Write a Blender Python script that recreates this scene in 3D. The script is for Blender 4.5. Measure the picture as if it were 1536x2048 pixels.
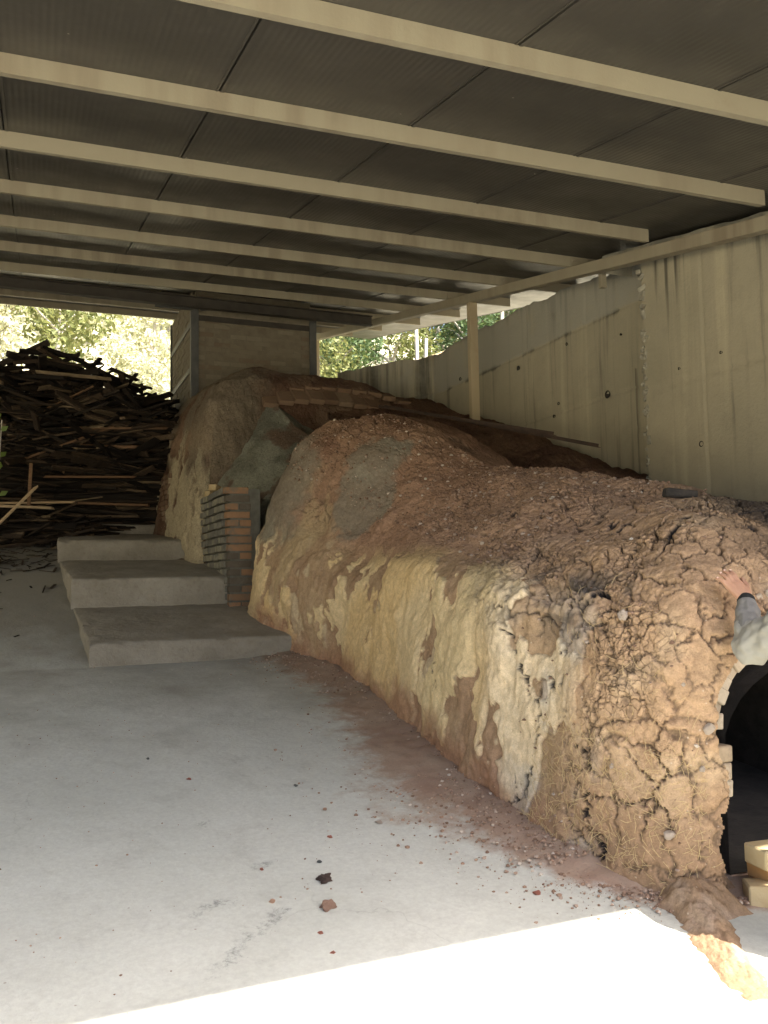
import bpy, math, random
import numpy as np
from mathutils import Vector, Matrix
rad = math.radians
C = bpy.context.scene
for o in list(bpy.data.objects): bpy.data.objects.remove(o)
R = random.Random(7); NR = np.random.RandomState(11)

# ------------------------------------------------------------------ camera, world, sun, exposure
CAM_H = 1.55
cd = bpy.data.cameras.new('camera'); cam = bpy.data.objects.new('camera', cd); C.collection.objects.link(cam)
yaw, pitch, roll = rad(-22.6), rad(4.3), rad(1.0)
fw = Vector((-math.sin(yaw)*math.cos(pitch), math.cos(yaw)*math.cos(pitch), math.sin(pitch)))
r0 = Vector((math.cos(yaw), math.sin(yaw), 0)); u0 = r0.cross(fw)
cr = r0*math.cos(roll) - u0*math.sin(roll); cu = r0*math.sin(roll) + u0*math.cos(roll)
m = Matrix((( cr.x, cu.x, -fw.x, 0), (cr.y, cu.y, -fw.y, 0), (cr.z, cu.z, -fw.z, CAM_H), (0, 0, 0, 1)))
cam.matrix_world = m
cd.sensor_width = 36; cd.sensor_fit = 'AUTO'; cd.lens = 1680/2048*36; cd.clip_start = .05; cd.clip_end = 600
C.camera = cam
C.render.resolution_x, C.render.resolution_y = 768, 1024

SUN_EL, SUN_AZ = 55.0, -29.0       # azimuth: direction of travel turned from +Y towards +X
w = bpy.data.worlds.new('World'); C.world = w; w.use_nodes = True
nt = w.node_tree; bg = nt.nodes['Background']
sky = nt.nodes.new('ShaderNodeTexSky'); sky.sky_type = 'NISHITA'; sky.sun_disc = False
sky.sun_elevation = rad(SUN_EL); sky.sun_rotation = rad(180+SUN_AZ); sky.air_density = .7; sky.dust_density = 4.0
nt.links.new(sky.outputs[0], bg.inputs[0]); bg.inputs[1].default_value = .15
sl = bpy.data.lights.new('sun', 'SUN'); so = bpy.data.objects.new('sun', sl); C.collection.objects.link(so)
sl.energy = 4.6; sl.angle = rad(.53); sl.color = (1, .95, .86)
tr = Vector((math.sin(rad(SUN_AZ))*math.cos(rad(SUN_EL)), math.cos(rad(SUN_AZ))*math.cos(rad(SUN_EL)), -math.sin(rad(SUN_EL))))
so.rotation_euler = tr.to_track_quat('-Z', 'Y').to_euler()
C.view_settings.view_transform = 'Standard'; C.view_settings.look = 'None'
C.view_settings.gamma = 1; C.view_settings.use_curve_mapping = False
C.view_settings.exposure = 2.1
C.render.engine = 'CYCLES'
C.cycles.max_bounces = 10; C.cycles.diffuse_bounces = 6; C.cycles.sample_clamp_indirect = 8

# ------------------------------------------------------------------ numpy noise
def _hash(ix, iy, iz, k=0):
    h = (ix.astype(np.int64)*73856093) ^ (iy.astype(np.int64)*19349663) ^ (iz.astype(np.int64)*83492791) ^ (k*2654435761)
    h = (h ^ (h >> 13))*1274126177 & 0xffffffff
    h = (h ^ (h >> 16))*2246822519 & 0xffffffff
    return ((h ^ (h >> 15)) & 0xffffff).astype(np.float32)/float(0xffffff)
def vnoise(x, y, z, k=0):
    x, y, z = [np.asarray(a, np.float32) for a in np.broadcast_arrays(x, y, z)]
    xi, yi, zi = np.floor(x), np.floor(y), np.floor(z)
    fx, fy, fz = x-xi, y-yi, z-zi
    fx, fy, fz = [f*f*f*(f*(f*6-15)+10) for f in (fx, fy, fz)]
    xi, yi, zi = xi.astype(np.int64), yi.astype(np.int64), zi.astype(np.int64)
    r = 0
    for a in (0, 1):
        for b in (0, 1):
            for c in (0, 1):
                r = r + _hash(xi+a, yi+b, zi+c, k)*(fx if a else 1-fx)*(fy if b else 1-fy)*(fz if c else 1-fz)
    return r*2-1
def fbm(x, y, z, octv=4, k=0, gain=.5):
    s, a, t = 0, 1., 0
    for i in range(octv):
        s = s + a*vnoise(x*2**i+i*7.3, y*2**i+i*3.1, z*2**i-i*5.7, k+i); t += a; a *= gain
    return s/t*1.6
def worley(x, y, z, k=0):
    x, y, z = [np.asarray(a, np.float32) for a in (x, y, z)]
    sh = x.shape; x, y, z = x.ravel(), y.ravel(), z.ravel()
    xi, yi, zi = [np.floor(a).astype(np.int64) for a in (x, y, z)]
    f1 = np.full(x.shape, 9., np.float32); f2 = f1.copy(); cid = np.zeros(x.shape, np.float32)
    for a in (-1, 0, 1):
        for b in (-1, 0, 1):
            for c in (-1, 0, 1):
                X, Y, Z = xi+a, yi+b, zi+c
                px = X+_hash(X, Y, Z, k+1); py = Y+_hash(X, Y, Z, k+2); pz = Z+_hash(X, Y, Z, k+3)
                d = np.sqrt((px-x)**2+(py-y)**2+(pz-z)**2).astype(np.float32)
                n = d < f1
                f2 = np.where(n, f1, np.minimum(f2, d))
                cid = np.where(n, _hash(X, Y, Z, k+9), cid)
                f1 = np.where(n, d, f1)
    return f1.reshape(sh), f2.reshape(sh), cid.reshape(sh)
def worley2(x, y, k=0):
    x, y = np.asarray(x, np.float32), np.asarray(y, np.float32); xi, yi = np.floor(x).astype(np.int64), np.floor(y).astype(np.int64)
    f1 = np.full(x.shape, 9., np.float32); f2 = f1.copy(); cid = np.zeros(x.shape, np.float32); Z = np.zeros_like(xi)
    for a in (-1, 0, 1):
        for b in (-1, 0, 1):
            X, Y = xi+a, yi+b; px = X-.08+1.16*_hash(X, Y, Z, k+1); py = Y-.08+1.16*_hash(X, Y, Z, k+2)
            d = np.sqrt((px-x)**2+(py-y)**2).astype(np.float32); n = d < f1
            f2 = np.where(n, f1, np.minimum(f2, d)); cid = np.where(n, _hash(X, Y, Z, k+9), cid); f1 = np.where(n, d, f1)
    return f1, f2, cid
def sst(a, b, x):
    t = np.clip((x-a)/(b-a), 0, 1); return t*t*(3-2*t)
def lerp(a, b, t): return a+(b-a)*t

# ------------------------------------------------------------------ helpers: objects
def link(o): C.collection.objects.link(o); return o
def tag(o, label=None, cat=None, group=None, kind=None):
    if label: o['label'] = label
    if cat: o['category'] = cat
    if group: o['group'] = group
    if kind: o['kind'] = kind
    return o
def empty(name, loc=(0, 0, 0), rz=0, **k):
    o = link(bpy.data.objects.new(name, None)); o.location = loc; o.rotation_euler = (0, 0, rz); o.empty_display_size = .1
    return tag(o, **k)
def parent(o, p):
    if p is not None:
        o.parent = p
        mw = Matrix.LocRotScale(p.location, p.rotation_euler, p.scale)
        if p.parent is not None: mw = Matrix.LocRotScale(p.parent.location, p.parent.rotation_euler, p.parent.scale) @ p.matrix_parent_inverse @ mw
        o.matrix_parent_inverse = mw.inverted()
    return o
def mesh_np(name, V, F, mat=None, col=None, smooth=True):
    V = np.asarray(V, np.float32).reshape(-1, 3); F = np.asarray(F, np.int32)
    me = bpy.data.meshes.new(name); n, k = F.shape
    me.vertices.add(len(V)); me.vertices.foreach_set('co', V.ravel())
    me.loops.add(n*k); me.loops.foreach_set('vertex_index', F.ravel())
    me.polygons.add(n); me.polygons.foreach_set('loop_start', np.arange(n, dtype=np.int32)*k)
    me.polygons.foreach_set('loop_total', np.full(n, k, np.int32))
    me.polygons.foreach_set('use_smooth', np.full(n, smooth))
    me.update(calc_edges=True); me.validate()
    if col is not None:
        a = me.color_attributes.new('Col', 'FLOAT_COLOR', 'POINT')
        cc = np.ones((len(V), 4), np.float32); cc[:, :col.shape[-1]] = col.reshape(len(V), -1)
        a.data.foreach_set('color', cc.ravel())
    if mat: me.materials.append(mat)
    return me
def obj(name, me, p=None, **k):
    o = link(bpy.data.objects.new(name, me)); parent(o, p); return tag(o, **k)
BOXV = np.array([[x, y, z] for x in (-.5, .5) for y in (-.5, .5) for z in (-.5, .5)], np.float32)
BOXF = np.array([[0, 1, 3, 2], [4, 6, 7, 5], [0, 4, 5, 1], [2, 3, 7, 6], [0, 2, 6, 4], [1, 5, 7, 3]])
class MB:
    def __init__(s): s.V = []; s.F = []; s.n = 0
    def add(s, V, F):
        s.V.append(np.asarray(V, np.float32)); s.F.append(np.asarray(F)+s.n); s.n += len(V)
    def box(s, a, b, M=None):
        a, b = np.array(a, float), np.array(b, float); V = BOXV*(b-a)+(a+b)/2
        if M is not None: V = V @ np.array(M.to_3x3()).T+np.array(M.translation)
        s.add(V, BOXF)
    def hexa(s, pts):   # 8 points in BOXV order
        s.add(np.array(pts, float), BOXF)
    def bar(s, a, b, wd, th, up=(0, 0, 1), jit=0):
        a, b = Vector(a), Vector(b); d = b-a; L = d.length; d.normalize()
        sd = d.cross(Vector(up)); 
        if sd.length < 1e-4: sd = Vector((1, 0, 0))
        sd.normalize(); u = sd.cross(d)
        M = np.array([list(d), list(sd), list(u)]).T
        V = BOXV*np.array([L, wd, th])
        if jit: V = V*(1+NR.uniform(-jit, jit, V.shape))
        s.add(V @ M.T+np.array((a+b)/2), BOXF)
    def build(s, name, mat, p=None, smooth=False, bevel=0, **k):
        me = mesh_np(name, np.concatenate(s.V), np.concatenate(s.F), mat, smooth=smooth)
        o = obj(name, me, p, **k)
        if bevel:
            b = o.modifiers.new('bevel', 'BEVEL'); b.width = bevel; b.segments = 2; b.limit_method = 'ANGLE'
        return o
def bevel_box_mesh(name, sx, sy, sz, mat, bv=.004, jit=0, seed=0):
    """a box with its edges cut (24 verts), a little uneven"""
    rr = np.random.RandomState(seed); V = []; 
    import bmesh
    bm = bmesh.new(); bmesh.ops.create_cube(bm, size=1)
    for v in bm.verts: v.co = Vector((v.co.x*sx, v.co.y*sy, v.co.z*sz))+Vector(rr.uniform(-jit, jit, 3))
    bmesh.ops.bevel(bm, geom=list(bm.edges), offset=bv, segments=1, affect='EDGES')
    me = bpy.data.meshes.new(name); bm.to_mesh(me); bm.free(); me.materials.append(mat); return me
def rock_mesh(name, seed, mat, sub=2, rough=.35):
    import bmesh
    bm = bmesh.new(); bmesh.ops.create_icosphere(bm, subdivisions=sub, radius=.5)
    P = np.array([v.co for v in bm.verts]); n = fbm(P[:, 0]*2.2+seed*9, P[:, 1]*2.2, P[:, 2]*2.2, 3, seed)
    n2 = fbm(P[:, 0]*7+seed*9, P[:, 1]*7, P[:, 2]*7, 2, seed)
    for v, a, b in zip(bm.verts, n, n2): v.co *= 1+rough*float(a)+rough*.6*float(b)
    me = bpy.data.meshes.new(name); bm.to_mesh(me); bm.free(); me.materials.append(mat); return me

# ------------------------------------------------------------------ helpers: materials
def M_(name): 
    m = bpy.data.materials.new(name); m.use_nodes = True; t = m.node_tree
    return m, t, t.nodes['Principled BSDF']
def nd(t, typ, **k):
    n = t.nodes.new(typ)
    for a, v in k.items(): setattr(n, a, v)
    return n
def noise_(t, co, scale, detail=5, rough=.6, vec=None):
    n = nd(t, 'ShaderNodeTexNoise'); n.inputs['Scale'].default_value = scale; n.inputs['Detail'].default_value = detail; n.inputs['Roughness'].default_value = rough
    t.links.new(co, n.inputs['Vector']); return n.outputs['Fac']
def mapr(t, v, a, b, c, d):
    n = nd(t, 'ShaderNodeMapRange'); n.inputs[1].default_value = a; n.inputs[2].default_value = b; n.inputs[3].default_value = c; n.inputs[4].default_value = d
    t.links.new(v, n.inputs[0]); return n.outputs[0]
def mixc(t, fac, a, b, bt='MIX'):
    n = nd(t, 'ShaderNodeMix', data_type='RGBA', blend_type=bt)
    for i, v in ((0, fac), (6, a), (7, b)):
        if isinstance(v, (tuple, list)): n.inputs[i].default_value = tuple(v)[:3]+(1,)
        elif isinstance(v, (int, float)): n.inputs[i].default_value = v
        else: t.links.new(v, n.inputs[i])
    return n.outputs[2]
def mth(t, op, a, b=None):
    n = nd(t, 'ShaderNodeMath', operation=op)
    for i, v in ((0, a), (1, b)):
        if v is None: continue
        if isinstance(v, (int, float)): n.inputs[i].default_value = v
        else: t.links.new(v, n.inputs[i])
    return n.outputs[0]
def coords(t, which='Object', scale=None):
    c = nd(t, 'ShaderNodeTexCoord').outputs[which]
    if scale:
        mp = nd(t, 'ShaderNodeMapping'); mp.inputs['Scale'].default_value = scale; t.links.new(c, mp.inputs[0]); c = mp.outputs[0]
    return c
def bump(t, b, h, dist, strength=1.):
    n = nd(t, 'ShaderNodeBump'); n.inputs['Distance'].default_value = dist; n.inputs['Strength'].default_value = strength
    t.links.new(h, n.inputs['Height'])
    if b.inputs['Normal'].links: t.links.new(b.inputs['Normal'].links[0].from_socket, n.inputs['Normal'])
    t.links.new(n.outputs[0], b.inputs['Normal'])
def simple(name, c1, c2, scale=8, rough=.8, bmp=.002, bs=40, stretch=None, rnd=0, spec=.3, metal=0):
    m, t, b = M_(name); co = coords(t, 'Object', stretch)
    f = mapr(t, noise_(t, co, scale), .3, .7, 0, 1); c = mixc(t, f, c1, c2)
    if rnd:
        oi = nd(t, 'ShaderNodeObjectInfo'); k = mapr(t, oi.outputs['Random'], 0, 1, 1-rnd, 1+rnd)
        cc = nd(t, 'ShaderNodeCombineColor')
        for i in range(3): t.links.new(k, cc.inputs[i])
        c = mixc(t, 1., c, cc.outputs[0], 'MULTIPLY')
    t.links.new(c, b.inputs['Base Color']); b.inputs['Roughness'].default_value = rough
    b.inputs['Specular IOR Level'].default_value = spec; b.inputs['Metallic'].default_value = metal
    if bmp: bump(t, b, noise_(t, co, bs, 4), bmp)
    return m

# clay: colour from the painted-on zones of the mesh, grain from noise
def clay_mat(name, fine=1.):
    m, t, b = M_(name); co = coords(t)
    a = nd(t, 'ShaderNodeAttribute'); a.attribute_name = 'Col'
    n1 = mapr(t, noise_(t, co, 28, 6, .7), .25, .75, .72, 1.28)
    n2 = mapr(t, noise_(t, co, 150, 3, .6), .3, .7, .86, 1.14)
    k = mth(t, 'MULTIPLY', n1, n2); cc = nd(t, 'ShaderNodeCombineColor')
    for i in range(3): t.links.new(k, cc.inputs[i])
    c = mixc(t, 1., a.outputs['Color'], cc.outputs[0], 'MULTIPLY')
    # small pale grit
    v = nd(t, 'ShaderNodeTexVoronoi'); v.inputs['Scale'].default_value = 34; t.links.new(co, v.inputs['Vector'])
    g = mapr(t, v.outputs['Distance'], .10, .16, 1, 0)
    sel = nd(t, 'ShaderNodeSeparateColor'); t.links.new(v.outputs['Color'], sel.inputs[0])
    g = mth(t, 'MULTIPLY', g, mapr(t, sel.outputs[0], .86, .88, 0, .6))
    c = mixc(t, g, c, (.55, .45, .34))
    t.links.new(c, b.inputs['Base Color']); b.inputs['Roughness'].default_value = .95; b.inputs['Specular IOR Level'].default_value = .12
    wn = nd(t, 'ShaderNodeTexNoise'); wn.inputs['Scale'].default_value = 30; wn.inputs['Detail'].default_value = 4; t.links.new(co, wn.inputs['Vector'])
    vm = nd(t, 'ShaderNodeVectorMath', operation='MULTIPLY_ADD'); t.links.new(wn.outputs['Color'], vm.inputs[0]); vm.inputs[1].default_value = (.035, .035, .035); t.links.new(co, vm.inputs[2])
    for sc_, dp in ((26, .008), ):
        ve = nd(t, 'ShaderNodeTexVoronoi', feature='DISTANCE_TO_EDGE'); ve.inputs['Scale'].default_value = sc_; t.links.new(vm.outputs[0], ve.inputs['Vector'])
        hgt = mth(t, 'MULTIPLY', mapr(t, ve.outputs['Distance'], 0, .07, 0, 1), a.outputs['Alpha']); bump(t, b, hgt, dp)
    bump(t, b, noise_(t, co, 22, 8, .66), .009*fine)
    bump(t, b, noise_(t, co, 110, 4, .6), .0025*fine)
    return m
CLAY = clay_mat('clay'); 
def concrete_floor():
    m, t, b = M_('floor_concrete'); co = coords(t)
    a = nd(t, 'ShaderNodeAttribute'); a.attribute_name = 'Col'
    base = mixc(t, mapr(t, noise_(t, co, .9, 6, .6), .3, .7, 0, 1), (.48, .49, .43), (.58, .585, .52))
    base = mixc(t, mapr(t, noise_(t, co, 45, 5, .7), .35, .8, 0, .5), base, (.34, .33, .30))
    base = mixc(t, mapr(t, noise_(t, co, 4, 9, .78), .52, .72, 0, .5), base, (.33, .315, .275))
    base = mixc(t, mapr(t, noise_(t, co, 11, 8, .8), .60, .75, 0, .5), base, (.60, .59, .55))
    s = nd(t, 'ShaderNodeSeparateColor'); t.links.new(a.outputs['Color'], s.inputs[0])
    ed = noise_(t, co, 5, 8, .72)
    dust = mapr(t, mth(t, 'ADD', s.outputs[0], mapr(t, ed, .2, .8, -.45, .45)), .3, .72, 0, 1)
    dcol = mixc(t, mapr(t, noise_(t, co, 3, 5), .35, .65, 0, 1), (.29, .18, .125), (.36, .265, .19))
    dcol = mixc(t, mapr(t, noise_(t, co, 90, 3, .7), .5, .75, 0, .7), dcol, (.22, .16, .12))
    c = mixc(t, mth(t, 'MULTIPLY', dust, .93), base, dcol)
    # wide brownish dirt film, upper walkway
    film = mapr(t, mth(t, 'ADD', s.outputs[1], mapr(t, noise_(t, co, 1.6, 7), .2, .8, -.35, .35)), .2, .9, 0, .75)
    c = mixc(t, film, c, (.16, .135, .095))
    # dark scuffs
    sc = mapr(t, mth(t, 'ADD', s.outputs[2], mapr(t, noise_(t, co, 24, 8, .85), .3, .7, -.6, .5)), .38, .8, 0, .7)
    c = mixc(t, sc, c, (.11, .11, .11))
    wn = nd(t, 'ShaderNodeTexNoise'); wn.inputs['Scale'].default_value = 3; wn.inputs['Detail'].default_value = 7; t.links.new(co, wn.inputs['Vector'])
    vm = nd(t, 'ShaderNodeVectorMath', operation='MULTIPLY_ADD'); t.links.new(wn.outputs['Color'], vm.inputs[0]); vm.inputs[1].default_value = (.5, .5, 0); t.links.new(co, vm.inputs[2])
    ve = nd(t, 'ShaderNodeTexVoronoi', feature='DISTANCE_TO_EDGE'); ve.inputs['Scale'].default_value = .55; t.links.new(vm.outputs[0], ve.inputs['Vector'])
    ck = mth(t, 'MULTIPLY', mapr(t, ve.outputs['Distance'], 0, .0022, 1, 0), mapr(t, noise_(t, co, 1.1, 3), .5, .58, 0, .22))
    c = mixc(t, ck, c, (.12, .11, .095))
    v = nd(t, 'ShaderNodeTexVoronoi'); v.inputs['Scale'].default_value = 15; t.links.new(co, v.inputs['Vector'])
    sp = nd(t, 'ShaderNodeSeparateColor'); t.links.new(v.outputs['Color'], sp.inputs[0])
    g = mth(t, 'MULTIPLY', mapr(t, v.outputs['Distance'], .05, .09, 1, 0), mapr(t, sp.outputs[0], .86, .88, 0, .6))
    c = mixc(t, g, c, (.2, .15, .12))
    t.links.new(c, b.inputs['Base Color']); b.inputs['Roughness'].default_value = .88; b.inputs['Specular IOR Level'].default_value = .25
    bump(t, b, noise_(t, co, 30, 8, .7), .004); bump(t, b, noise_(t, co, 2.2, 3), .012)
    return m
FLOOR = concrete_floor()
def wall_mat():
    m, t, b = M_('board_formed_concrete'); co = coords(t)
    c = mixc(t, mapr(t, noise_(t, co, .8, 6), .3, .7, 0, 1), (.30, .27, .195), (.385, .34, .245))
    stv = coords(t, 'Object', (1, 2.6, .13))
    st = noise_(t, stv, 2.4, 6, .6)
    c = mixc(t, mapr(t, st, .52, .75, 0, .5), c, (.22, .20, .155))
    c = mixc(t, mapr(t, noise_(t, stv, 1.4, 4), .56, .74, 0, .6), c, (.54, .47, .32))
    c = mixc(t, mapr(t, noise_(t, co, 3.5, 8, .75), .52, .72, 0, .5), c, (.26, .235, .18))
    a = nd(t, 'ShaderNodeAttribute'); a.attribute_name = 'Col'
    s = nd(t, 'ShaderNodeSeparateColor'); t.links.new(a.outputs['Color'], s.inputs[0])
    dk = mapr(t, mth(t, 'ADD', s.outputs[0], mapr(t, st, .3, .7, -.5, .55)), .25, .75, 0, .85)
    c = mixc(t, dk, c, (.07, .065, .05))
    c = mixc(t, mapr(t, mth(t, 'ADD', s.outputs[1], mapr(t, noise_(t, co, 2.6, 5), .3, .7, -.3, .3)), .35, .9, 0, .7), c, (.31, .30, .26))
    c = mixc(t, mapr(t, noise_(t, co, 60, 4, .75), .55, .8, 0, .35), c, (.15, .135, .11))
    t.links.new(c, b.inputs['Base Color']); b.inputs['Roughness'].default_value = .85; b.inputs['Specular IOR Level'].default_value = .25
    bump(t, b, noise_(t, co, 35, 6, .7), .004); bump(t, b, noise_(t, coords(t, 'Object', (1, 5, .1)), 1.6, 3), .002)
    return m
WALL = wall_mat()
def steel_mat(name, c1, c2, c3=(.30, .20, .12)):
    m, t, b = M_(name); co = coords(t)
    st = noise_(t, coords(t, 'Object', (9, 9, .6)), 2.2, 6, .7)
    st = noise_(t, coords(t, 'Object', (5, 5, .5)), 1.6, 4, .55)
    patch = mapr(t, noise_(t, co, .45, 3), .4, .65, .05, .75)
    c = mixc(t, mth(t, 'MULTIPLY', mapr(t, st, .40, .62, 0, 1), patch), c1, c2)
    c = mixc(t, mapr(t, noise_(t, co, 1.3, 6, .7), .60, .78, 0, .5), c, c3)
    t.links.new(c, b.inputs['Base Color']); b.inputs['Roughness'].default_value = .62; b.inputs['Specular IOR Level'].default_value = .3
    bump(t, b, noise_(t, co, 60, 4), .0012)
    return m
CREAM = steel_mat('cream_painted_steel', (.27, .235, .165), (.18, .14, .095), (.15, .10, .062))
POST = steel_mat('cream_post_rusty', (.38, .31, .20), (.34, .24, .14), (.25, .13, .055))
DKSTEEL = simple('dark_steel', (.028, .023, .018), (.05, .042, .033), 6, .6, .001, 60)
GREYSTEEL = simple('grey_steel', (.055, .055, .052), (.09, .088, .08), 6, .6, .001, 60)
def panel_mat():
    m, t, b = M_('roof_panel_underside'); co = coords(t)
    c = mixc(t, mapr(t, noise_(t, co, .5, 6, .6), .3, .7, 0, 1), (.038, .034, .028), (.062, .055, .045))
    v = nd(t, 'ShaderNodeTexVoronoi'); v.inputs['Scale'].default_value = 7; t.links.new(co, v.inputs['Vector'])
    sp = nd(t, 'ShaderNodeSeparateColor'); t.links.new(v.outputs['Color'], sp.inputs[0])
    g = mth(t, 'MULTIPLY', mapr(t, v.outputs['Distance'], .03, .06, 1, 0), mapr(t, sp.outputs[0], .8, .82, 0, .8))
    c = mixc(t, g, c, (.5, .47, .4))
    c = mixc(t, mapr(t, noise_(t, co, 9, 8, .75), .55, .8, 0, .35), c, (.13, .115, .095))
    t.links.new(c, b.inputs['Base Color'])
    t.links.new(mapr(t, noise_(t, co, 2.5, 5), .3, .7, .34, .52), b.inputs['Roughness'])
    b.inputs['Specular IOR Level'].default_value = .5
    wv = nd(t, 'ShaderNodeTexWave', wave_type='BANDS', bands_direction='X'); wv.inputs['Scale'].default_value = 8.5; wv.inputs['Distortion'].default_value = .15
    t.links.new(co, wv.inputs['Vector']); bump(t, b, wv.outputs['Fac'], .0012)
    return m
PANEL = panel_mat()
def brick_mat(name, c1, c2, c3, mort=.35, mcol=(.2, .19, .165)):
    m, t, b = M_(name); co = coords(t, 'Object'); oi = nd(t, 'ShaderNodeObjectInfo')
    r = nd(t, 'ShaderNodeValToRGB'); r.color_ramp.interpolation = 'CONSTANT'
    e = r.color_ramp.elements; e[0].color = c1+(1,); e[1].position = .4; e[1].color = c2+(1,); x = e.new(.72); x.color = c3+(1,)
    t.links.new(oi.outputs['Random'], r.inputs[0])
    wc = nd(t, 'ShaderNodeNewGeometry').outputs['Position']
    c = mixc(t, mapr(t, noise_(t, wc, 14, 6, .7), .3, .75, 0, .35), r.outputs[0], (.10, .075, .05))
    c = mixc(t, mapr(t, noise_(t, wc, 7, 6, .7), .62-.25*mort, .75-.2*mort, 0, .85*min(1, mort*2)), c, mcol)
    t.links.new(c, b.inputs['Base Color']); b.inputs['Roughness'].default_value = .9; b.inputs['Specular IOR Level'].default_value = .2
    bump(t, b, noise_(t, wc, 70, 5, .7), .004)
    return m
PIERBRICK = brick_mat('pier_brick', (.27, .155, .085), (.10, .085, .065), (.22, .135, .08), .42, (.14, .13, .105))
PIERSIDE = brick_mat('pier_side_brick', (.20, .19, .15), (.27, .25, .18), (.14, .135, .115), .7, (.13, .125, .105))
MORTAR = simple('mortar', (.09, .087, .07), (.14, .133, .11), 12, .95, .006, 50)
WHITEBRICK = brick_mat('limewashed_brick', (.16, .135, .095), (.18, .155, .11), (.145, .11, .075), .6, (.165, .14, .10))
FIREBRICK = brick_mat('firebrick', (.42, .34, .25), (.40, .31, .21), (.45, .38, .29), .3, (.16, .13, .10))
YELLOWBRICK = simple('yellow_firebrick', (.48, .38, .22), (.40, .29, .14), 9, .85, .002, 60)
ORANGEBRICK = simple('orange_firebrick', (.46, .26, .10), (.38, .21, .08), 9, .85, .002, 60)
VAULTBRICK = brick_mat('vault_brick', (.21, .135, .085), (.18, .11, .068), (.25, .175, .115), .3, (.12, .075, .05))
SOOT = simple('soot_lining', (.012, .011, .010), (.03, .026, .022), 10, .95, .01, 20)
def wood_mat(name, ramp):
    m, t, b = M_(name); g = nd(t, 'ShaderNodeNewGeometry'); oi = nd(t, 'ShaderNodeObjectInfo')
    v = mth(t, 'FRACT', mth(t, 'ADD', g.outputs['Random Per Island'], oi.outputs['Random']))
    r = nd(t, 'ShaderNodeValToRGB'); e = r.color_ramp.elements
    e[0].color = ramp[0][1]+(1,); e[1].color = ramp[-1][1]+(1,); e[1].position = ramp[-1][0]
    for p, c in ramp[1:-1]: e.new(p).color = c+(1,)
    t.links.new(v, r.inputs[0])
    co = g.outputs['Position']; mp = nd(t, 'ShaderNodeMapping'); mp.inputs['Scale'].default_value = (3, 20, 20); t.links.new(co, mp.inputs[0])
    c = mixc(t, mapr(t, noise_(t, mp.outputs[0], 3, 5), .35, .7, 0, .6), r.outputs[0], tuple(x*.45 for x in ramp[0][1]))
    t.links.new(c, b.inputs['Base Color']); b.inputs['Roughness'].default_value = .85; b.inputs['Specular IOR Level'].default_value = .2
    return m
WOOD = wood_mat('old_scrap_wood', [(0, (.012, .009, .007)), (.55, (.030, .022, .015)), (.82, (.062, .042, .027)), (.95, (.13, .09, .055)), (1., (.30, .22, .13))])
PALEWOOD = wood_mat('fresh_sawn_wood', [(0, (.34, .24, .13)), (1., (.48, .36, .22))])
BROWNWOOD = wood_mat('brown_bark_slab', [(0, (.15, .085, .045)), (1., (.25, .15, .085))])
LEAFM = {}
def leaf_mat(name, c1, c2, tr=.35):
    m, t, b = M_(name); g = nd(t, 'ShaderNodeNewGeometry')
    c = mixc(t, g.outputs['Random Per Island'], c1, c2)
    t.links.new(c, b.inputs['Base Color']); b.inputs['Roughness'].default_value = .6
    tl = nd(t, 'ShaderNodeBsdfTranslucent'); t.links.new(c, tl.inputs[0]); mx = nd(t, 'ShaderNodeMixShader'); mx.inputs[0].default_value = tr
    t.links.new(b.outputs[0], mx.inputs[1]); t.links.new(tl.outputs[0], mx.inputs[2])
    t.links.new(mx.outputs[0], t.nodes['Material Output'].inputs[0]); return m
BARK = simple('bark', (.30, .27, .22), (.42, .39, .33), 6, .9, .006, 30)
TERRAIN = simple('dry_hillside_soil', (.38, .35, .24), (.50, .46, .34), .6, .95, .03, 3)

# ------------------------------------------------------------------ ground levels
GY = np.array([-60, -6, 7.5, 9.0, 10.7, 12.4, 14.2, 17]); GZ = np.array([-.66, -.66, .825, 1.265, 1.76, 2.16, 2.55, 3.2])
def G(y): return np.interp(y, GY, GZ)

# =================================================================== STRUCTURE: floor, terrain
NEAR = [(2.02, 8.2), (2.2, 7.4), (2.36, 6.6), (2.31, 5.5), (2.22, 4.7), (2.10, 3.95), (2.13, 3.35), (2.19, 2.92), (2.30, 2.68), (2.50, 2.58), (2.80, 2.56), (3.4, 2.55), (4.3, 2.56), (4.95, 2.7), (5.25, 3.3), (5.3, 5), (5.2, 7), (5.1, 8.3), (4.5, 9.1), (3.5, 9.3), (2.6, 9.15), (2.12, 8.75)]
FAR = [(1.72, 10.5), (1.66, 11.3), (1.6, 12.3), (1.68, 13.1), (1.95, 14.0), (3.5, 14.3), (5.0, 14.2), (5.4, 12.6), (5.4, 11.2), (5.0, 10.6), (4.0, 10.45), (3.0, 10.35), (2.3, 10.2), (1.85, 10.2)]
FILLET = [(2.15, 8.9), (2.02, 9.6), (1.9, 10.3), (2.1, 10.9), (3.0, 11.2), (4.4, 11.1), (4.9, 10.2), (4.4, 9.0), (3.2, 8.7), (2.5, 8.65)]
def closed_path(P, n=4000):
    P = np.array(P, float); N = len(P); t = np.linspace(0, N, n, endpoint=False); i = np.floor(t).astype(int); f = (t-i)[:, None]
    a, b, c, d = P[(i-1) % N], P[i % N], P[(i+1) % N], P[(i+2) % N]
    return .5*((2*b)+(-a+c)*f+(2*a-5*b+4*c-d)*f**2+(-a+3*b-3*c+d)*f**3)
def dist_path(P, x, y, n=500):
    Q = closed_path(P, n); D = np.full(x.shape, 99.)
    for q in Q: D = np.minimum(D, np.hypot(x-q[0], y-q[1]))
    return D
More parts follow.
